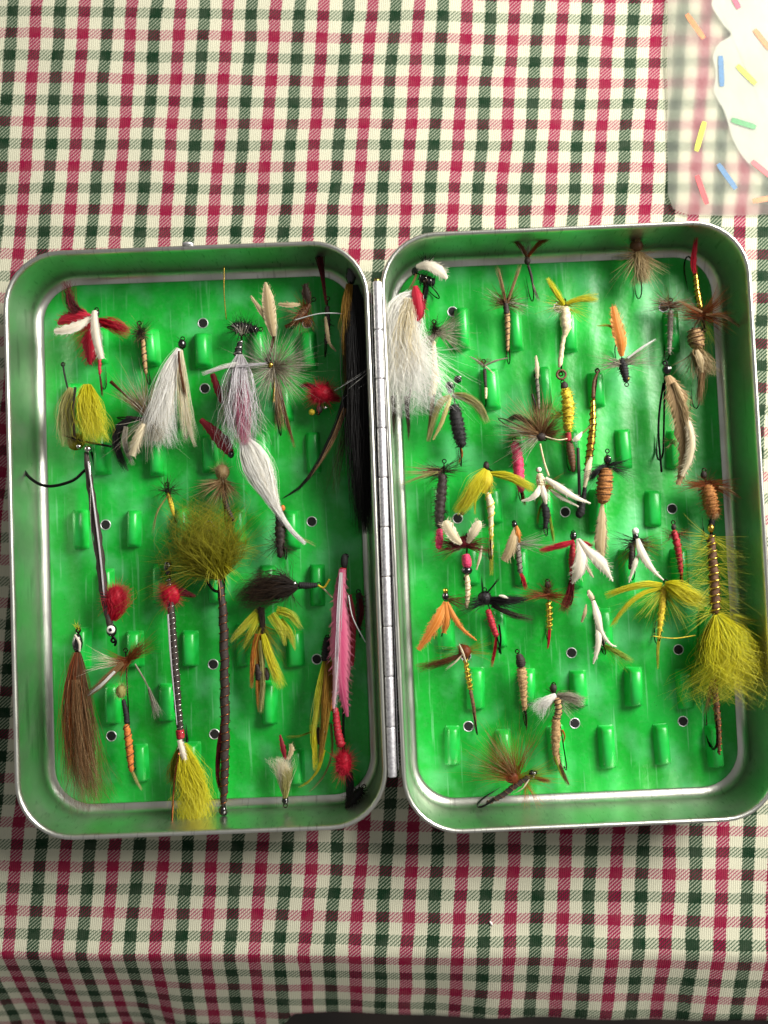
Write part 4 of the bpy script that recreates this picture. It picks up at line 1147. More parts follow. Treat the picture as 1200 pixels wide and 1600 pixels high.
f = Fly('dry_fly', 'cream bodied fly with spread yellow wings and ringed eye', 882, 490, 48)
f.hook((876, 582), (884, 480), 'bronze', 1.4); f.hair([(880, 478, 6, 4), (868, 462, 12, 9), (852, 438, 18, 8)], 'yellow_fur', 100, .9, .08); f.hair([(884, 476, 6, 4), (905, 470, 10, 10), (934, 468, 10, 12)], 'yellow_fur', 110, .8, .08); f.hackle((884, 478), 'chartreuse', 60, 22, 50, ((-50, 20), (140, 200)), (-10, 30)); f.hackle((884, 480), 'cream_fur', 40, 14, 34, ((170, 230),)); f.body([(884, 478, 0, 7), (883, 500, 2, 10), (884, 515, 2, 8), (880, 530, 0, 4), (875, 565, 0, 4.5), (873, 576, 0, 2)], 'cream_floss'); mb = MB(); torus(mb, (876, 587, 2), 7, 2.0, 16, 6); f.emit('eye_ring', mb, MATS['brown_floss'])

f = Fly('dry_fly', 'tan deer hair fly fanning downward at the top wall of the right tray', 1000, 415, 48)
f.hook((996, 392), (1002, 445)); f.hair([(996, 394, 2, 6), (1000, 416, 8, 24), (1006, 446, 2, 50)], 'deer_hair', 230, .95, .08, .35); f.hackle((996, 396), 'deer_hair', 110, 34, 64, ((225, 330),), (-15, 35)); f.hackle((996, 396), 'tan_hackle', 50, 14, 38, ((160, 200), (-30, 20))); f.puff((994, 384), 16, 'bucktail', 130, 2, (1, 1, .9)); f.hair([(995, 384, 6, 6), (993, 372, 14, 8), (993, 362, 20, 9)], 'tan_hackle', 50, .7)

f = Fly('dry_fly', 'gold-bodied fly with scarlet tail and wide rusty hackle by the right wall', 1092, 470, 54)
f.hook((1100, 512), (1084, 414), 'bronze', 1.4); f.body([(1086, 426, 2, 4.2), (1089, 455, 2, 5), (1094, 485, 2, 5)], 'gold_tinsel', ('copper', 7, .9)); f.hair([(1086, 428, 2, 3.5), (1082, 410, 6, 9), (1083, 374, 18, 7)], 'scarlet', 120, .9, .05, .4, 'tail'); f.hackle((1096, 494), 'rust_hackle', 190, 30, 62, ((20, 60), (-35, 5), (150, 190)), (-15, 40), th=.7); f.hackle((1096, 494), 'brown_hackle', 150, 14, 30, ((0, 360),)); f.hair([(1100, 494, 8, 3), (1130, 500, 14, 8), (1164, 524, 12, 12)], 'tan_hackle', 26, .8); f.hair([(1094, 490, 8, 3), (1075, 482, 12, 5), (1052, 470, 12, 8)], 'tan_hackle', 24, .8); f.hackle((1100, 506), 'lime', 26, 30, 60, ((270, 320),), (-20, 10), th=.5)

f = Fly('dry_fly', 'grey-brown fly with a slim mottled grey body left of the gold fly', 1047, 490, 40)
f.hook((1048, 472), (1046, 548)); f.hackle((1047, 478), 'brown_hackle', 110, 14, 36, ((110, 200), (-30, 40)), (-20, 40)); f.hackle((1046, 476), 'grizzly', 50, 20, 48, ((140, 190), (-20, 10))); f.body([(1048, 484, 0, 4.5), (1047, 510, 0, 5), (1045, 555, 0, 3)], 'grey_floss', None, (70, 7, 'grey_fur'))

f = Fly('wet_fly', 'orange feather-winged fly with dark body and grey spread hackle', 968, 545, 46)
f.hook((978, 598), (970, 550), 'black_wire'); f.feather([(970, 558, 6, 3), (966, 535, 14, 9), (960, 510, 16, 8.5), (955, 482, 14, 4)], 'orange_vane', 40, ragged=.18); f.hair([(964, 528, 12, 3), (950, 512, 12, 4), (930, 511, 8, 5)], 'chartreuse', 36, .8, .06, .3, 'leg'); f.hair([(958, 510, 14, 4), (955, 495, 14, 7), (956, 476, 12, 8)], 'orange_fur', 50, .8); f.body([(970, 560, 0, 5), (974, 575, 0, 8), (979, 598, 0, 5)], 'black_floss', None, (60, 8, 'dark_hackle')); f.hackle((973, 568), 'grizzly', 120, 28, 52, ((-10, 40), (160, 200)), (-10, 35), th=.8); f.hair([(978, 562, 10, 2), (1000, 545, 14, 4), (1022, 531, 12, 5)], 'white_fur', 30, .8, .04); f.bead((980, 593), 2.5, 'gold_tinsel', 3)

f = Fly('muddler_fly', 'stubby tan muddler with a clipped round head and deer hair skirt', 1088, 565, 46)
f.hook((1085, 518), (1092, 620)); f.body([(1084, 514, 4, 9), (1086, 526, 4, 13), (1088, 538, 4, 12), (1086, 545, 4, 9)], 'tan_floss', ('brown_floss', 5, 1), (150, 5, 'deer_hair'), 'head'); f.hair([(1086, 545, 4, 8), (1092, 566, 10, 34), (1098, 592, 4, 52)], 'deer_hair', 260, 1.0, .06, .35, 'skirt'); f.hair([(1087, 548, 8, 5), (1092, 585, 10, 12), (1092, 634, -4, 16)], 'tan_hackle', 120, .9, .06, .3); f.hackle((1088, 548), 'deer_hair', 60, 30, 52, ((215, 330),), (-20, 30), th=.8); f.feather([(1084, 550, 14, 3), (1088, 565, 18, 6), (1092, 585, 14, 2)], 'buff_vane', 12)

f = Fly('streamer_fly', 'mottled tan feather streamer with glossy black head and long dark hook', 1052, 650, 48)
f.hook((1040, 570), (1036, 700), 'black_wire', 1.7); f.head((1041, 578), 7, dz=4); f.bead((1045, 576), 2, 'white_enamel', 9)
f.feather([(1042, 588, 6, 5), (1050, 612, 12, 14), (1057, 645, 14, 14), (1066, 690, 10, 12), (1065, 730, 4, 8), (1058, 758, 0, 4)], 'mottled_vane', 130, ragged=.25, barb_len=1.5); f.feather([(1060, 640, 18, 3), (1072, 680, 22, 6), (1072, 715, 16, 6), (1062, 745, 8, 3)], 'cream_vane', 60, ragged=.2, barb_len=1.8); f.hair([(1048, 600, 16, 5), (1064, 650, 20, 14), (1072, 700, 14, 16), (1062, 755, 0, 10)], 'deer_hair', 90, .8, .1, .4)
f.wire([(1037, 598, 0, 0), (1030, 640, 2, 0), (1028, 680, 2, 0), (1034, 738, -4, 0)], 1.9, 'black_wire', 'hook_shank'); f.hackle((1050, 690), 'deer_hair', 30, 10, 22, ((150, 260), (-60, 20)))

f = Fly('dry_fly', 'tiny fly with thin mottled V wings and a short straight body', 757, 580, 34)
f.hook((756, 568), (759, 624)); f.hackle((756, 570), 'brown_hackle', 40, 10, 22, ((10, 60), (120, 170))); f.hair([(757, 572, 4, 2), (774, 565, 8, 3), (796, 560, 8, 3)], 'grizzly', 24, .8); f.hair([(755, 572, 4, 2), (744, 564, 8, 3), (732, 558, 8, 4)], 'grizzly', 20, .8); f.hair([(757, 572, 4, 2), (764, 578, 4, 3), (774, 586, 0, 5)], 'cream_fur', 10, .8); f.body([(757, 576, 0, 3.4), (758, 594, 0, 3), (759, 606, 0, 2.6)], 'dark_floss'); f.body([(759, 606, 0, 3), (759, 624, 0, 2)], 'cream_floss', name='butt')

f = Fly('nymph_fly', 'fat black chenille fly with silver bead eyes and pale olive wings', 712, 650, 44)
f.hook((708, 606), (720, 712), 'black_wire'); f.bead((702, 602), 6.5, 'lacquer', 2, 'eye_bead'); f.bead((715, 593), 6.5, 'lacquer', 4, 'eye_bead'); f.bead((705, 600), 2.4, 'silver', 7); f.bead((718, 590), 2.4, 'silver', 9); f.head((703, 610), 4)
f.body([(709, 632, 0, 9), (713, 655, 2, 11.5), (718, 682, 2, 11), (722, 700, 0, 7)], 'black_floss', None, (260, 7, 'black_hackle')); f.hair([(706, 618, 6, 5), (726, 622, 14, 12), (746, 636, 12, 13), (762, 662, 4, 10)], 'pale_olive', 170, .8, .06, .3); f.hair([(703, 620, 6, 5), (688, 630, 12, 10), (678, 655, 8, 10), (670, 690, -4, 8)], 'pale_olive', 120, .8, .06, .3); f.feather([(704, 622, 8, 2), (697, 640, 14, 3.5), (688, 665, 10, 3), (676, 688, 4, 1)], 'pale_olive_vane', 12); f.hair([(720, 700, 0, 4), (722, 712, -4, 5), (716, 724, -10, 5)], 'orange_fur', 20, .8, name='tail')

f = Fly('wet_fly', 'thin dark quill fly standing above the big brown hackle', 840, 610, 44)
f.hook((838, 590), (843, 642)); f.body([(838, 582, 0, 3), (840, 606, 0, 3.4), (842, 640, 0, 2.4)], 'grey_floss', ('dark_floss', 6, .7)); f.feather([(837, 556, 6, 1), (838, 575, 8, 3.4), (839, 592, 4, 2)], 'cream_vane', 8); f.wire([(831, 616, 2, 0), (835, 630, 2, 0), (838, 644, 0, 0)], 1.8, 'black_wire', 'feeler')

f = Fly('dry_fly', 'big ragged brown and grey hackle fly sweeping left over a pink body', 825, 670, 54)
f.hook((848, 684), (800, 660)); f.hackle((845, 680), 'tan_hackle', 190, 40, 78, ((115, 190), (60, 120)), (-15, 45)); f.hackle((845, 680), 'brown_hackle', 120, 30, 60, ((100, 175), (10, 60)), (-15, 45)); f.hackle((842, 678), 'grizzly', 80, 46, 70, ((165, 185), (200, 235)), (-5, 35)); f.hackle((846, 682), 'brown_hackle', 60, 24, 46, ((-20, 30),), (-10, 30)); f.head((845, 683), 7, 'dark_floss', 2, (1.2, 1, 1)); f.hair([(830, 664, 8, 4), (805, 652, 10, 12), (788, 660, 6, 12)], 'dark_hackle', 70, .9); f.wire([(848, 682, 6, 0), (870, 688, 6, 0), (886, 686, 2, 0)], 1.0, 'cream_floss', 'leg'); f.wire([(843, 694, 4, 0), (850, 722, 0, 0), (858, 744, -4, 0)], 1.5, 'pale_floss' if 'pale_floss' in MATS else 'cream_floss', 'tippet')

f = Fly('wet_fly', 'stout bright pink bodied fly below the big brown hackle', 808, 725, 40)
f.hook((804, 690), (814, 768)); f.body([(804, 690, 0, 7), (809, 715, 0, 9.5), (811, 745, 0, 9), (815, 770, 0, 5)], 'pink_floss', None, (120, 5, 'scarlet')); f.hair([(813, 760, 0, 5), (817, 775, -4, 7), (822, 790, -10, 8)], 'rust_hackle', 40, .8, name='tail')

f = Fly('nymph_fly', 'rough golden yellow nymph with a red band and brown tail', 886, 650, 44)
f.hook((880, 600), (892, 720)); f.head((882, 603), 6, 'dark_floss'); f.body([(883, 606, 0, 7), (887, 630, 2, 10), (888, 655, 0, 9), (886, 674, 0, 6)], 'yellow_floss', ('gold_tinsel', 5, 1), (220, 8, 'yellow_fur')); f.body([(887, 676, 0, 5.5), (888, 690, 0, 6)], 'red_floss', name='band'); f.body([(889, 690, 0, 6), (892, 712, 0, 7), (897, 738, -4, 4)], 'brown_floss', name='tail_body'); f.feather([(893, 690, 8, 2), (900, 686, 10, 4), (908, 676, 8, 1)], 'white_vane', 4, name='tag'); f.hackle((876, 648), 'olive', 60, 10, 26, ((130, 230),))

f = Fly('nymph_fly', 'long slim gold-ribbed quill fly with a black bent tip', 922, 680, 46)
f.hook((934, 582), (910, 776), 'bronze', 1.7); f.body([(927, 622, 0, 3.5), (926, 660, 2, 6), (922, 700, 2, 6.5), (916, 740, 0, 5)], 'gold_tinsel', ('copper', 12, 1.1)); f.body([(936, 578, 0, 2), (929, 596, 0, 3), (927, 622, 0, 3.4)], 'brown_floss', name='neck'); f.feather([(922, 715, 8, 2), (916, 735, 10, 5), (912, 762, 4, 2)], 'cream_vane', 10); f.wire([(903, 700, 0, 0), (904, 740, 0, 0), (906, 780, -6, 0)], 2.6, 'dark_floss', 'quill'); f.body([(914, 760, 0, 3), (910, 785, -2, 5), (906, 802, -4, 8), (900, 806, -6, 6)], 'black_floss', name='tip'); f.hair([(926, 662, 8, 1), (910, 676, 6, 3), (896, 688, 2, 3)], 'pale_olive', 14, .8, name='leg')

f = Fly('wet_fly', 'barrel-bodied cinnamon fly with black hackle and pale feather tail', 942, 765, 48)
f.hook((949, 708), (938, 800), 'black_wire'); f.head((949, 718), 6, 'lacquer', 2); f.bead((951, 716), 2, 'silver', 7); f.body([(947, 732, 2, 10), (944, 755, 4, 13.5), (942, 775, 4, 12), (940, 788, 2, 6)], 'cinnamon_floss', ('brown_floss', 6, .8), (80, 4, 'orange_fur')); f.hackle((948, 726), 'black_hackle', 80, 24, 54, ((-40, 20), (180, 235)), (-15, 35), th=.8); f.hair([(942, 728, 4, 4), (928, 740, 4, 12), (918, 752, 0, 12)], 'black_hackle', 80, 1.0, .1)
f.feather([(940, 788, 4, 2.5), (938, 820, 8, 8), (936, 850, 6, 10), (940, 874, 2, 3)], 'buff_vane', 40, name='tail')

f = Fly('nymph_fly', 'rusty brown fly with orange thorax close to the right wall', 1108, 780, 50)
f.hook((1101, 738), (1112, 830)); f.head((1100, 742), 5, 'dark_floss'); f.hackle((1104, 756), 'rust_hackle', 140, 20, 54, ((-35, 10), (165, 200)), (-15, 40), th=.8); f.hackle((1104, 756), 'brown_hackle', 90, 12, 28); f.body([(1104, 758, 2, 9), (1107, 775, 4, 13), (1111, 792, 2, 12), (1114, 806, 0, 9)], 'cinnamon_floss', None, (170, 10, 'rust_hackle')); f.puff((1114, 804), 13, 'tan_hackle', 120, 2); f.body([(1112, 812, 0, 6), (1111, 828, 0, 4)], 'black_floss', name='butt'); f.hair([(1118, 762, 14, 3), (1135, 768, 16, 5), (1156, 782, 12, 6)], 'tan_hackle', 20, .8); f.bead((1110, 822), 2.5, 'gold_tinsel', 6)

f = Fly('nymph_fly', 'dark bottlebrush fly with a bright red tail by the left wall of the right tray', 689, 775, 44)
f.hook((694, 724), (686, 830), 'black_wire'); f.hackle((690, 736), 'dark_hackle', 100, 18, 44, ((150, 230), (-20, 40)), (-15, 40)); f.hackle((688, 736), 'tan_hackle', 50, 30, 66, ((165, 200),), (-5, 30)); f.hair([(684, 738, 8, 3), (655, 746, 10, 6), (624, 758, 6, 8)], 'pale_olive', 16, .7, name='leg'); f.body([(692, 740, 0, 7), (690, 770, 0, 9), (687, 800, 0, 9), (687, 826, 0, 6)], 'dark_floss', None, (330, 9, 'dark_hackle')); f.body([(687, 826, 0, 5), (686, 845, 2, 7), (685, 858, 0, 4)], 'pink_floss', None, (40, 7, 'scarlet'), 'tail_tag')

f = Fly('wet_fly', 'lemon yellow winged fly with pale straw body hanging down', 762, 790, 48)
f.hook((760, 728), (767, 860)); f.head((760, 728), 5, 'dark_floss'); f.hair([(763, 732, 0, 2), (768, 736, 4, 4), (776, 738, 0, 3)], 'black_hackle', 16); f.hair([(758, 734, 8, 5), (744, 758, 14, 24), (730, 784, 12, 22), (714, 804, 4, 16)], 'yellow_fur', 260, .85, .05, .25); f.feather([(760, 736, 10, 5), (758, 752, 14, 12), (752, 770, 10, 6)], 'yellow_vane', 30); f.hair([(764, 740, 8, 4), (790, 744, 12, 13), (815, 756, 10, 15), (836, 768, 4, 14)], 'yellow_fur', 190, .8, .08, .35); f.body([(762, 770, 0, 5), (766, 790, 4, 6.5), (767, 820, 0, 4), (768, 870, -6, 3)], 'cream_floss', ('yellow_floss', 6, 1)); f.hair([(767, 815, 2, 4), (768, 850, -2, 6), (770, 900, -14, 8)], 'chartreuse', 60, .8, .06, .3, 'tail'); f.bead((722, 802), 3.5, 'dark_floss', 2); f.hair([(746, 768, 4, 4), (742, 785, 2, 6), (742, 805, -6, 6)], 'chartreuse', 26, .7)

f = Fly('wet_fly', 'fly with four spread white feather wings and a short black body', 850, 770, 48)
f.hook((842, 738), (854, 820), 'black_wire'); f.bead((842, 734), 4, 'white_enamel', 3); f.body([(842, 740, 4, 4), (844, 752, 6, 8), (845, 764, 4, 6)], 'cream_floss', None, (50, 5, 'white_fur'), 'thorax'); f.feather([(842, 760, 12, 3), (836, 772, 16, 5), (826, 780, 14, 3.4), (813, 783, 10, 1)], 'white_vane', 8, ragged=.08); f.feather([(845, 760, 14, 3), (848, 775, 16, 5), (851, 788, 12, 2)], 'white_vane', 6, ragged=.08); f.feather([(850, 748, 14, 3), (872, 764, 20, 6), (895, 778, 18, 4), (920, 787, 12, 1)], 'white_vane', 10, ragged=.06); f.feather([(858, 766, 10, 1.5), (874, 778, 14, 3), (902, 792, 10, 1)], 'white_vane', 4, ragged=.06); f.body([(849, 785, 0, 5), (853, 800, 0, 7), (853, 815, 0, 5), (851, 826, 0, 3)], 'black_floss', None, (50, 7, 'black_hackle')); f.hackle((850, 762), 'rust_hackle', 60, 16, 34, ((-20, 40), (220, 300)), (-20, 10)); f.hair([(858, 800, -4, 3), (864, 830, -8, 5), (868, 850, -14, 6)], 'lime', 40, .8, name='tail'); f.hair([(846, 790, -4, 3), (842, 805, -6, 4), (842, 820, -10, 5)], 'lime', 20, .7, name='tail')

f = Fly('wet_fly', 'fly with two raised cream wings, claret hackle and pink waist', 728, 862, 46)
f.hook((728, 900), (730, 850), 'bronze', 1.5); f.feather([(720, 850, 8, 3), (708, 838, 16, 8), (697, 820, 18, 8), (694, 814, 18, 3)], 'cream_vane', 26, ragged=.1); f.feather([(730, 848, 8, 3), (737, 834, 16, 7), (745, 820, 18, 7), (748, 814, 18, 2)], 'cream_vane', 26, ragged=.1); f.hackle((724, 852), 'claret', 130, 26, 54, ((165, 205), (-25, 20)), (-15, 25), th=.9); f.hackle((724, 850), 'brown_hackle', 60, 20, 50, ((150, 215), (-30, 30))); f.puff((724, 846), 14, 'claret', 120, 2); f.body([(727, 866, 2, 7), (729, 878, 4, 8.5), (729, 886, 2, 6)], 'pink_floss', name='waist'); f.head((729, 891), 9, 'lacquer', 2, (1, .8, 1)); f.body([(729, 896, 0, 4), (731, 920, 0, 4.5), (729, 950, -4, 3)], 'cream_floss', ('tan_floss', 5, .8), name='butt'); f.feather([(752, 852, 8, 1), (749, 870, 8, 2.5), (744, 890, 4, 1)], 'cream_vane', 4)

f = Fly('wet_fly', 'slim grey bodied fly with a folded buff wing and red tail tag', 806, 860, 42)
f.hook((804, 820), (814, 898), 'black_wire'); f.head((804, 820), 4.5); f.feather([(804, 824, 8, 2), (800, 842, 14, 7), (794, 862, 12, 8), (786, 876, 8, 5)], 'buff_vane', 24, ragged=.1); f.feather([(806, 822, 10, 2), (808, 835, 14, 4), (810, 848, 8, 1.5)], 'orange_vane', 8); f.body([(807, 840, 0, 4), (810, 865, 0, 5), (813, 896, 0, 4)], 'grey_floss', ('dark_floss', 6, .9)); f.hair([(813, 896, 0, 3), (817, 905, 0, 6), (822, 922, -6, 8)], 'scarlet', 60, .9, .06, .3, 'tail')
f.hackle((806, 850), 'grey_fur', 50, 30, 66, ((-15, 20),), (-20, 5), th=.5)

f = Fly('wet_fly', 'crimson hackled fly with white forked wings in the middle of the tray', 905, 868, 46)
f.hook((896, 836), (894, 930), 'black_wire'); f.head((896, 838), 5.5); f.bead((897, 834), 2, 'silver', 5); f.hair([(896, 846, 4, 4), (878, 852, 8, 9), (842, 862, 4, 13)], 'scarlet', 150, .9, .06, .3); f.hair([(900, 846, 4, 4), (912, 850, 6, 9), (926, 856, 2, 10)], 'scarlet', 70, .9); f.body([(896, 846, 0, 4), (894, 870, 0, 6), (894, 900, 0, 5)], 'red_floss'); f.feather([(899, 842, 14, 2), (904, 866, 20, 9), (900, 890, 18, 10), (892, 912, 8, 1)], 'white_vane', 26, ragged=.08); f.feather([(901, 842, 16, 2), (914, 860, 22, 6), (934, 878, 18, 10), (950, 900, 10, 3), (955, 908, 8, 1)], 'white_vane', 24, ragged=.08); f.feather([(912, 880, 12, 1.5), (918, 892, 12, 3), (925, 902, 8, 1)], 'cream_vane', 4); f.hair([(894, 900, 0, 5), (890, 930, -4, 14), (880, 958, -12, 26)], 'claret', 160, .9, .08, .35, 'tail')

f = Fly('wet_fly', 'white two-bladed wing fly with a pearl bead head and dark brown hackle', 997, 870, 46)
f.hook((992, 838), (992, 890), 'black_wire'); f.bead((992, 830), 5.5, 'white_enamel', 4); f.head((993, 838), 5, dz=2); f.feather([(992, 842, 16, 3), (996, 860, 20, 6.5), (1006, 878, 18, 6), (1020, 894, 12, 3), (1034, 906, 8, 1)], 'white_vane', 8, ragged=.05); f.feather([(994, 866, 14, 2), (988, 880, 16, 4), (982, 902, 10, 2), (980, 910, 8, 1)], 'white_vane', 6, ragged=.05); f.hackle((992, 846), 'dark_hackle', 140, 18, 46, ((150, 250), (-50, 20)), (-25, 15), th=.7); f.hackle((992, 850), 'olive', 70, 26, 54, ((225, 255), (-30, 20)), (-25, 5), th=.6); f.body([(988, 850, -2, 4), (987, 872, -2, 5), (985, 890, -4, 3)], 'dark_floss')

f = Fly('nymph_fly', 'thin dark red nymph with sparse brown hackle', 1058, 862, 40)
f.hook((1053, 820), (1063, 896)); f.head((1053, 824), 4, 'dark_floss'); f.body([(1053, 828, 0, 5), (1058, 850, 0, 6.5), (1062, 875, 0, 5), (1064, 898, 0, 3.4)], 'red_floss', ('copper', 6, .8)); f.hackle((1056, 836), 'claret', 70, 12, 30, ((-40, 30), (150, 220)), (-20, 30), th=.6); f.hair([(1064, 896, 0, 3), (1066, 905, -4, 6), (1070, 914, -8, 9)], 'orange_fur', 26, .8, name='tail')

f = Fly('woolly_fly', 'long gold-ribbed chartreuse woolly fly with big yellow marabou tail', 1118, 940, 58)
f.hook((1112, 826), (1118, 1150), 'bronze', 2.0); f.body([(1112, 836, 0, 6), (1114, 880, 2, 8), (1116, 920, 2, 8.5), (1117, 960, 2, 7)], 'brown_floss', ('gold_tinsel', 11, 1.9)); f.head((1112, 826), 5.5, 'gold_tinsel')
for yy in (842, 862, 885, 910, 935, 955):
    f.hackle((1114 + (yy - 842) * .03, yy), 'chartreuse', 56, 30, 66, ((-55, 5), (150, 235)), (-20, 35), .12, .55)
f.hair([(1118, 960, 4, 8), (1130, 1000, 10, 66), (1142, 1040, 6, 104), (1152, 1090, -6, 140)], 'yellow_fur', 1000, .85, .14, .5, 'marabou'); f.hair([(1118, 962, 8, 6), (1138, 1000, 14, 50), (1176, 1040, 6, 60)], 'chartreuse', 240, .7, .14, .5, 'marabou'); f.hair([(1116, 962, 4, 6), (1102, 1000, 4, 26), (1096, 1050, -6, 40)], 'olive', 160, .7, .14, .5, 'marabou')
f.body([(1115, 1060, -2, 4), (1118, 1100, -2, 5.5), (1121, 1140, -2, 4.5), (1123, 1178, -6, 2.5)], 'brown_floss', ('copper', 12, .9), name='shank_wrap'); f.hair([(1112, 1060, 0, 5), (1108, 1090, -6, 9), (1104, 1120, -16, 8)], 'tan_hackle', 40, .7, name='leg')
f.hair([(1140, 960, 14, 4), (1160, 965, 12, 8), (1186, 970, 2, 16)], 'chartreuse', 26, .6)

f = Fly('dry_fly', 'bright yellow fly with wings spread wide and a trailing yellow tail', 1033, 935, 46)
f.hook((1040, 912), (1032, 990)); f.hair([(1036, 912, 10, 5), (1052, 918, 16, 24), (1074, 930, 14, 28), (1104, 943, 6, 22)], 'yellow_fur', 260, .85, .06, .35); f.hair([(1032, 914, 6, 5), (1006, 912, 12, 9), (975, 918, 10, 9), (944, 930, 2, 10)], 'yellow_fur', 140, .9, .08, .3); f.hair([(1030, 918, 6, 4), (1000, 928, 8, 7), (975, 948, 6, 7), (955, 980, -4, 8)], 'yellow_fur', 120, .8, .08, .3); f.hackle((1036, 920), 'chartreuse', 110, 40, 76, ((195, 250), (290, 340)), (-20, 25), th=.6); f.body([(1036, 916, 2, 6), (1034, 950, 0, 6), (1031, 975, 0, 4.5), (1030, 1000, -4, 3)], 'yellow_floss', None, (50, 8, 'yellow_fur')); f.hair([(1031, 985, -2, 4), (1030, 1015, -8, 5), (1034, 1048, -20, 4)], 'chartreuse', 50, .8, .05, .3, 'tail'); f.hackle((1040, 930), 'olive', 60, 30, 60, ((230, 310),), (-25, 5), th=.6)
f.wire([(1018, 993, 6, 0), (1050, 996, 8, 0), (1084, 992, 4, 0)], .8, 'yellow_floss', 'leg')

f = Fly('wet_fly', 'orange forked wing fly beside the left wall of the right tray', 694, 960, 44)
f.hook((696, 928), (692, 980)); f.head((696, 932), 5.5); f.bead((696, 923), 4, 'gold_tinsel', 2); f.feather([(695, 940, 10, 3), (684, 965, 16, 9), (671, 988, 14, 7), (653, 1014, 6, 3)], 'orange_vane', 50, ragged=.2); f.feather([(696, 940, 12, 3), (697, 965, 14, 6), (693, 988, 8, 3)], 'orange_vane', 20); f.feather([(698, 940, 12, 2), (708, 962, 16, 4.5), (722, 982, 12, 3), (744, 1000, 4, 1)], 'orange_vane', 16, ragged=.1); f.hackle((700, 936), 'brown_hackle', 50, 24, 50, ((-40, 10),), (-20, 10), th=.6)

f = Fly('dry_fly', 'black spider fly with two horns and a thin red body', 768, 938, 44)
f.hook((758, 925), (780, 1008), 'black_wire'); f.puff((757, 934), 17, 'black_hackle', 170, 2, (1, 1, .7)); f.hackle((762, 938), 'black_hackle', 150, 24, 56, ((175, 215), (-25, 5)), (-15, 30), th=.9); f.hair([(765, 936, 4, 6), (790, 938, 8, 15), (826, 938, 2, 16)], 'black_hackle', 150, .9, .1, .35); f.hair([(754, 926, 6, 2.5), (752, 912, 10, 3), (751, 900, 12, 3)], 'black_hackle', 20, .9, name='horn'); f.hair([(760, 926, 6, 2.5), (770, 914, 10, 3), (780, 902, 12, 4)], 'black_hackle', 20, .9, name='horn'); f.hair([(768, 946, 2, 5), (800, 960, -2, 14), (835, 970, -8, 16)], 'dark_hackle', 60, .7); f.body([(762, 952, 0, 5), (769, 975, 0, 6), (776, 995, 0, 5)], 'claret_floss' if 'claret_floss' in MATS else 'red_floss', None, (40, 6, 'claret')); f.hair([(776, 990, 0, 3), (774, 1015, -6, 6), (770, 1044, -18, 8)], 'scarlet', 50, .8, .05, .3, 'tail'); f.feather([(778, 930, 12, 1), (785, 931, 13, 2.4), (792, 934, 12, 1)], 'white_vane', 0, name='fleck')
f.wire([(779, 975, 4, 0), (782, 998, 0, 0), (781, 1020, -8, 0)], 1.6, 'black_wire', 'quill')

f = Fly('wet_fly', 'brown hackled fly with a bright yellow tinsel body and red tail', 856, 955, 40)
f.hook((856, 912), (858, 988)); f.hackle((855, 930), 'rust_hackle', 130, 20, 52, ((165, 200), (-30, 15)), (-15, 30), th=.7); f.hackle((856, 926), 'brown_hackle', 70, 10, 24, ((30, 150),)); f.head((856, 914), 4.5, 'dark_floss'); f.body([(857, 940, 0, 4.4), (858, 962, 0, 5), (858, 984, 0, 4)], 'gold_tinsel', ('yellow_floss', 5, .9)); f.hair([(858, 984, 0, 4), (857, 998, 0, 5), (855, 1014, -4, 6)], 'scarlet', 60, .9, .05, .3, 'tail')

f = Fly('wet_fly', 'slim white forked wing fly with a lime green tail', 934, 980, 42)
f.hook((922, 930), (944, 1010)); f.feather([(918, 922, 8, 2), (921, 930, 10, 4.5), (925, 936, 8, 3)], 'cream_vane', 4, name='head_tuft'); f.head((926, 935), 4, 'brown_floss'); f.feather([(925, 938, 10, 3), (930, 962, 16, 6), (936, 985, 14, 4), (950, 1004, 8, 2), (962, 1010, 4, .8)], 'white_vane', 8, ragged=.05); f.feather([(930, 975, 12, 3), (932, 998, 14, 5), (929, 1020, 10, 3.4), (925, 1036, 6, 1)], 'white_vane', 8, ragged=.06); f.body([(932, 960, -2, 3), (940, 990, -2, 4.5), (945, 1012, -4, 3)], 'dark_floss'); f.hair([(944, 1008, 0, 3), (962, 1018, 0, 9), (990, 1036, -10, 18)], 'lime', 70, .7, .06, .35, 'tail'); f.feather([(915, 944, 6, 1), (912, 958, 8, 3), (908, 972, 4, 1.4)], 'buff_vane', 4); f.hackle((946, 1010), 'lime', 20, 30, 60, ((290, 330),), (-25, 0), th=.5)

f = Fly('wet_fly', 'brown hackled fly with a slanted gold body reaching the lower eyelet', 732, 1060, 40)
f.hook((722, 1014), (744, 1136)); f.puff((726, 1018), 17, 'rust_hackle', 150, 2, (.9, 1, .7)); f.hair([(720, 1022, 4, 4), (695, 1034, 6, 12), (650, 1048, -4, 20)], 'brown_hackle', 90, .7, .08, .35); f.hackle((728, 1018), 'olive', 60, 24, 50, ((-20, 30), (170, 210)), (-20, 10), th=.6); f.hair([(722, 1022, 8, 2), (710, 1034, 8, 4), (695, 1046, 2, 6)], 'cream_fur', 16, .8); f.body([(727, 1030, 0, 3.4), (731, 1055, 0, 4.6), (735, 1078, 0, 4)], 'gold_tinsel', ('yellow_floss', 6, .9)); f.body([(735, 1078, 0, 3.4), (740, 1105, 0, 3), (744, 1138, -6, 2)], 'brown_floss', name='tail'); f.feather([(717, 1006, 10, .8), (722, 1018, 12, 1.8), (728, 1034, 6, 1)], 'cream_vane', 0, name='quill')

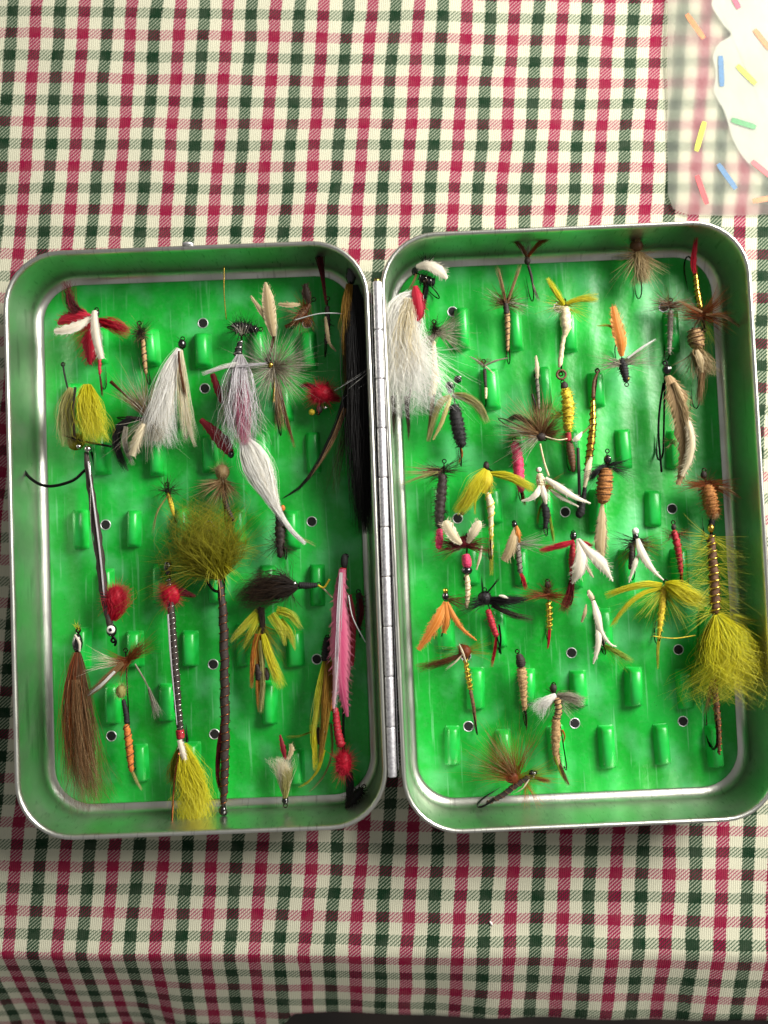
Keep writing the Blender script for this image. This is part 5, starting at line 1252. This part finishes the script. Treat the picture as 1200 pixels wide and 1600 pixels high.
f = Fly('nymph_fly', 'slim tapered tan nymph with a dark head, mid lower right tray', 817, 1078, 40)
f.hook((809, 1022), (822, 1124)); f.body([(810, 1022, 2, 5), (813, 1032, 4, 8), (814, 1042, 2, 7)], 'dark_floss', name='head'); f.body([(815, 1042, 0, 8), (816, 1060, 2, 8.5), (818, 1085, 0, 6), (820, 1110, 0, 4)], 'tan_floss', ('brown_floss', 8, .35), (90, 5, 'deer_hair')); f.hair([(820, 1106, 0, 4), (822, 1122, -2, 4), (824, 1142, -10, 3)], 'dark_hackle', 40, .8, .05, .3, 'tail')

f = Fly('wet_fly', 'grey and white hackled fly with a long tan body near the bottom wall', 870, 1130, 44)
f.hook((866, 1074), (884, 1190)); f.head((865, 1076), 5.5, 'dark_floss'); f.hackle((866, 1086), 'dark_hackle', 30, 8, 20, ((0, 180),)); f.hair([(868, 1086, 4, 5), (852, 1095, 8, 16), (832, 1112, 4, 28)], 'white_fur', 190, .8, .12, .4); f.hair([(870, 1086, 4, 5), (890, 1088, 8, 14), (914, 1098, 4, 20)], 'grizzly', 150, .8, .12, .4); f.hackle((869, 1090), 'grizzly', 90, 20, 46, ((190, 250), (290, 350)), (-20, 30)); f.body([(870, 1090, 4, 6), (872, 1110, 4, 6), (868, 1125, 2, 6)], 'tan_floss', ('dark_floss', 5, 1)); f.body([(869, 1120, 2, 7), (868, 1150, 2, 8), (868, 1175, 0, 6), (872, 1195, 0, 4)], 'tan_floss', None, (90, 6, 'deer_hair')); f.hair([(868, 1165, 2, 6), (874, 1195, -2, 7), (892, 1230, -16, 6)], 'bucktail', 120, .8, .06, .25, 'tail'); f.hair([(878, 1140, 2, 3), (882, 1150, 0, 4), (880, 1164, -4, 4)], 'orange_fur', 20, .8); f.hair([(866, 1180, 6, 2), (872, 1198, 4, 3), (880, 1215, -6, 3)], 'lime', 20, .7)

f = Fly('dry_fly', 'large rusty olive hackle fly resting on the bottom wall of the right tray', 815, 1215, 50)
f.hook((832, 1210), (764, 1254), 'black_wire', 1.8); f.hackle((806, 1216), 'rust_hackle', 190, 46, 100, ((60, 185),), (-15, 35), .15, .55); f.hackle((808, 1216), 'olive', 150, 40, 84, ((70, 185), (-10, 25)), (-20, 25), .15, .55); f.hackle((806, 1214), 'tan_hackle', 60, 50, 90, ((100, 150),), (0, 40), .1, .6); f.head((831, 1210), 5.5); f.bead((834, 1207), 2.4, 'silver', 4); f.body([(828, 1212, 2, 4.5), (806, 1226, 2, 5), (785, 1242, 0, 4.5), (760, 1256, -4, 3)], 'dark_floss', ('brown_floss', 8, .7)); f.puff((800, 1214), 16, 'rust_hackle', 150, 2, (1, 1, .7)); f.hair([(833, 1214, 0, 3), (846, 1218, -2, 8), (864, 1224, -10, 12)], 'rust_hackle', 40, .7, name='leg'); f.hair([(826, 1216, 6, 2), (815, 1230, 6, 4), (800, 1240, 0, 5)], 'cream_fur', 12, .8)
f.hackle((822, 1222), 'orange_fur', 30, 30, 56, ((255, 310),), (-25, 0), th=.5)

# a scrap of lint on the cloth below the box
c0 = P(768, 1444, 1.0)
mb = MB()
tube(mb, [np.array((-2.5 * S, 3 * S, 0)), np.array((0, 0, .8 * S)), np.array((2 * S, -4 * S, 0))], np.array([1.4, 2.0, .8]) * S, 6)
lint = mesh_obj('lint', np.vstack(mb.v), mb.f, MATS['white_enamel'], None, loc=(c0.x, c0.y, -2.4 * S))
tag(lint, 'tiny white scrap of lint on the cloth below the fly box', 'lint')
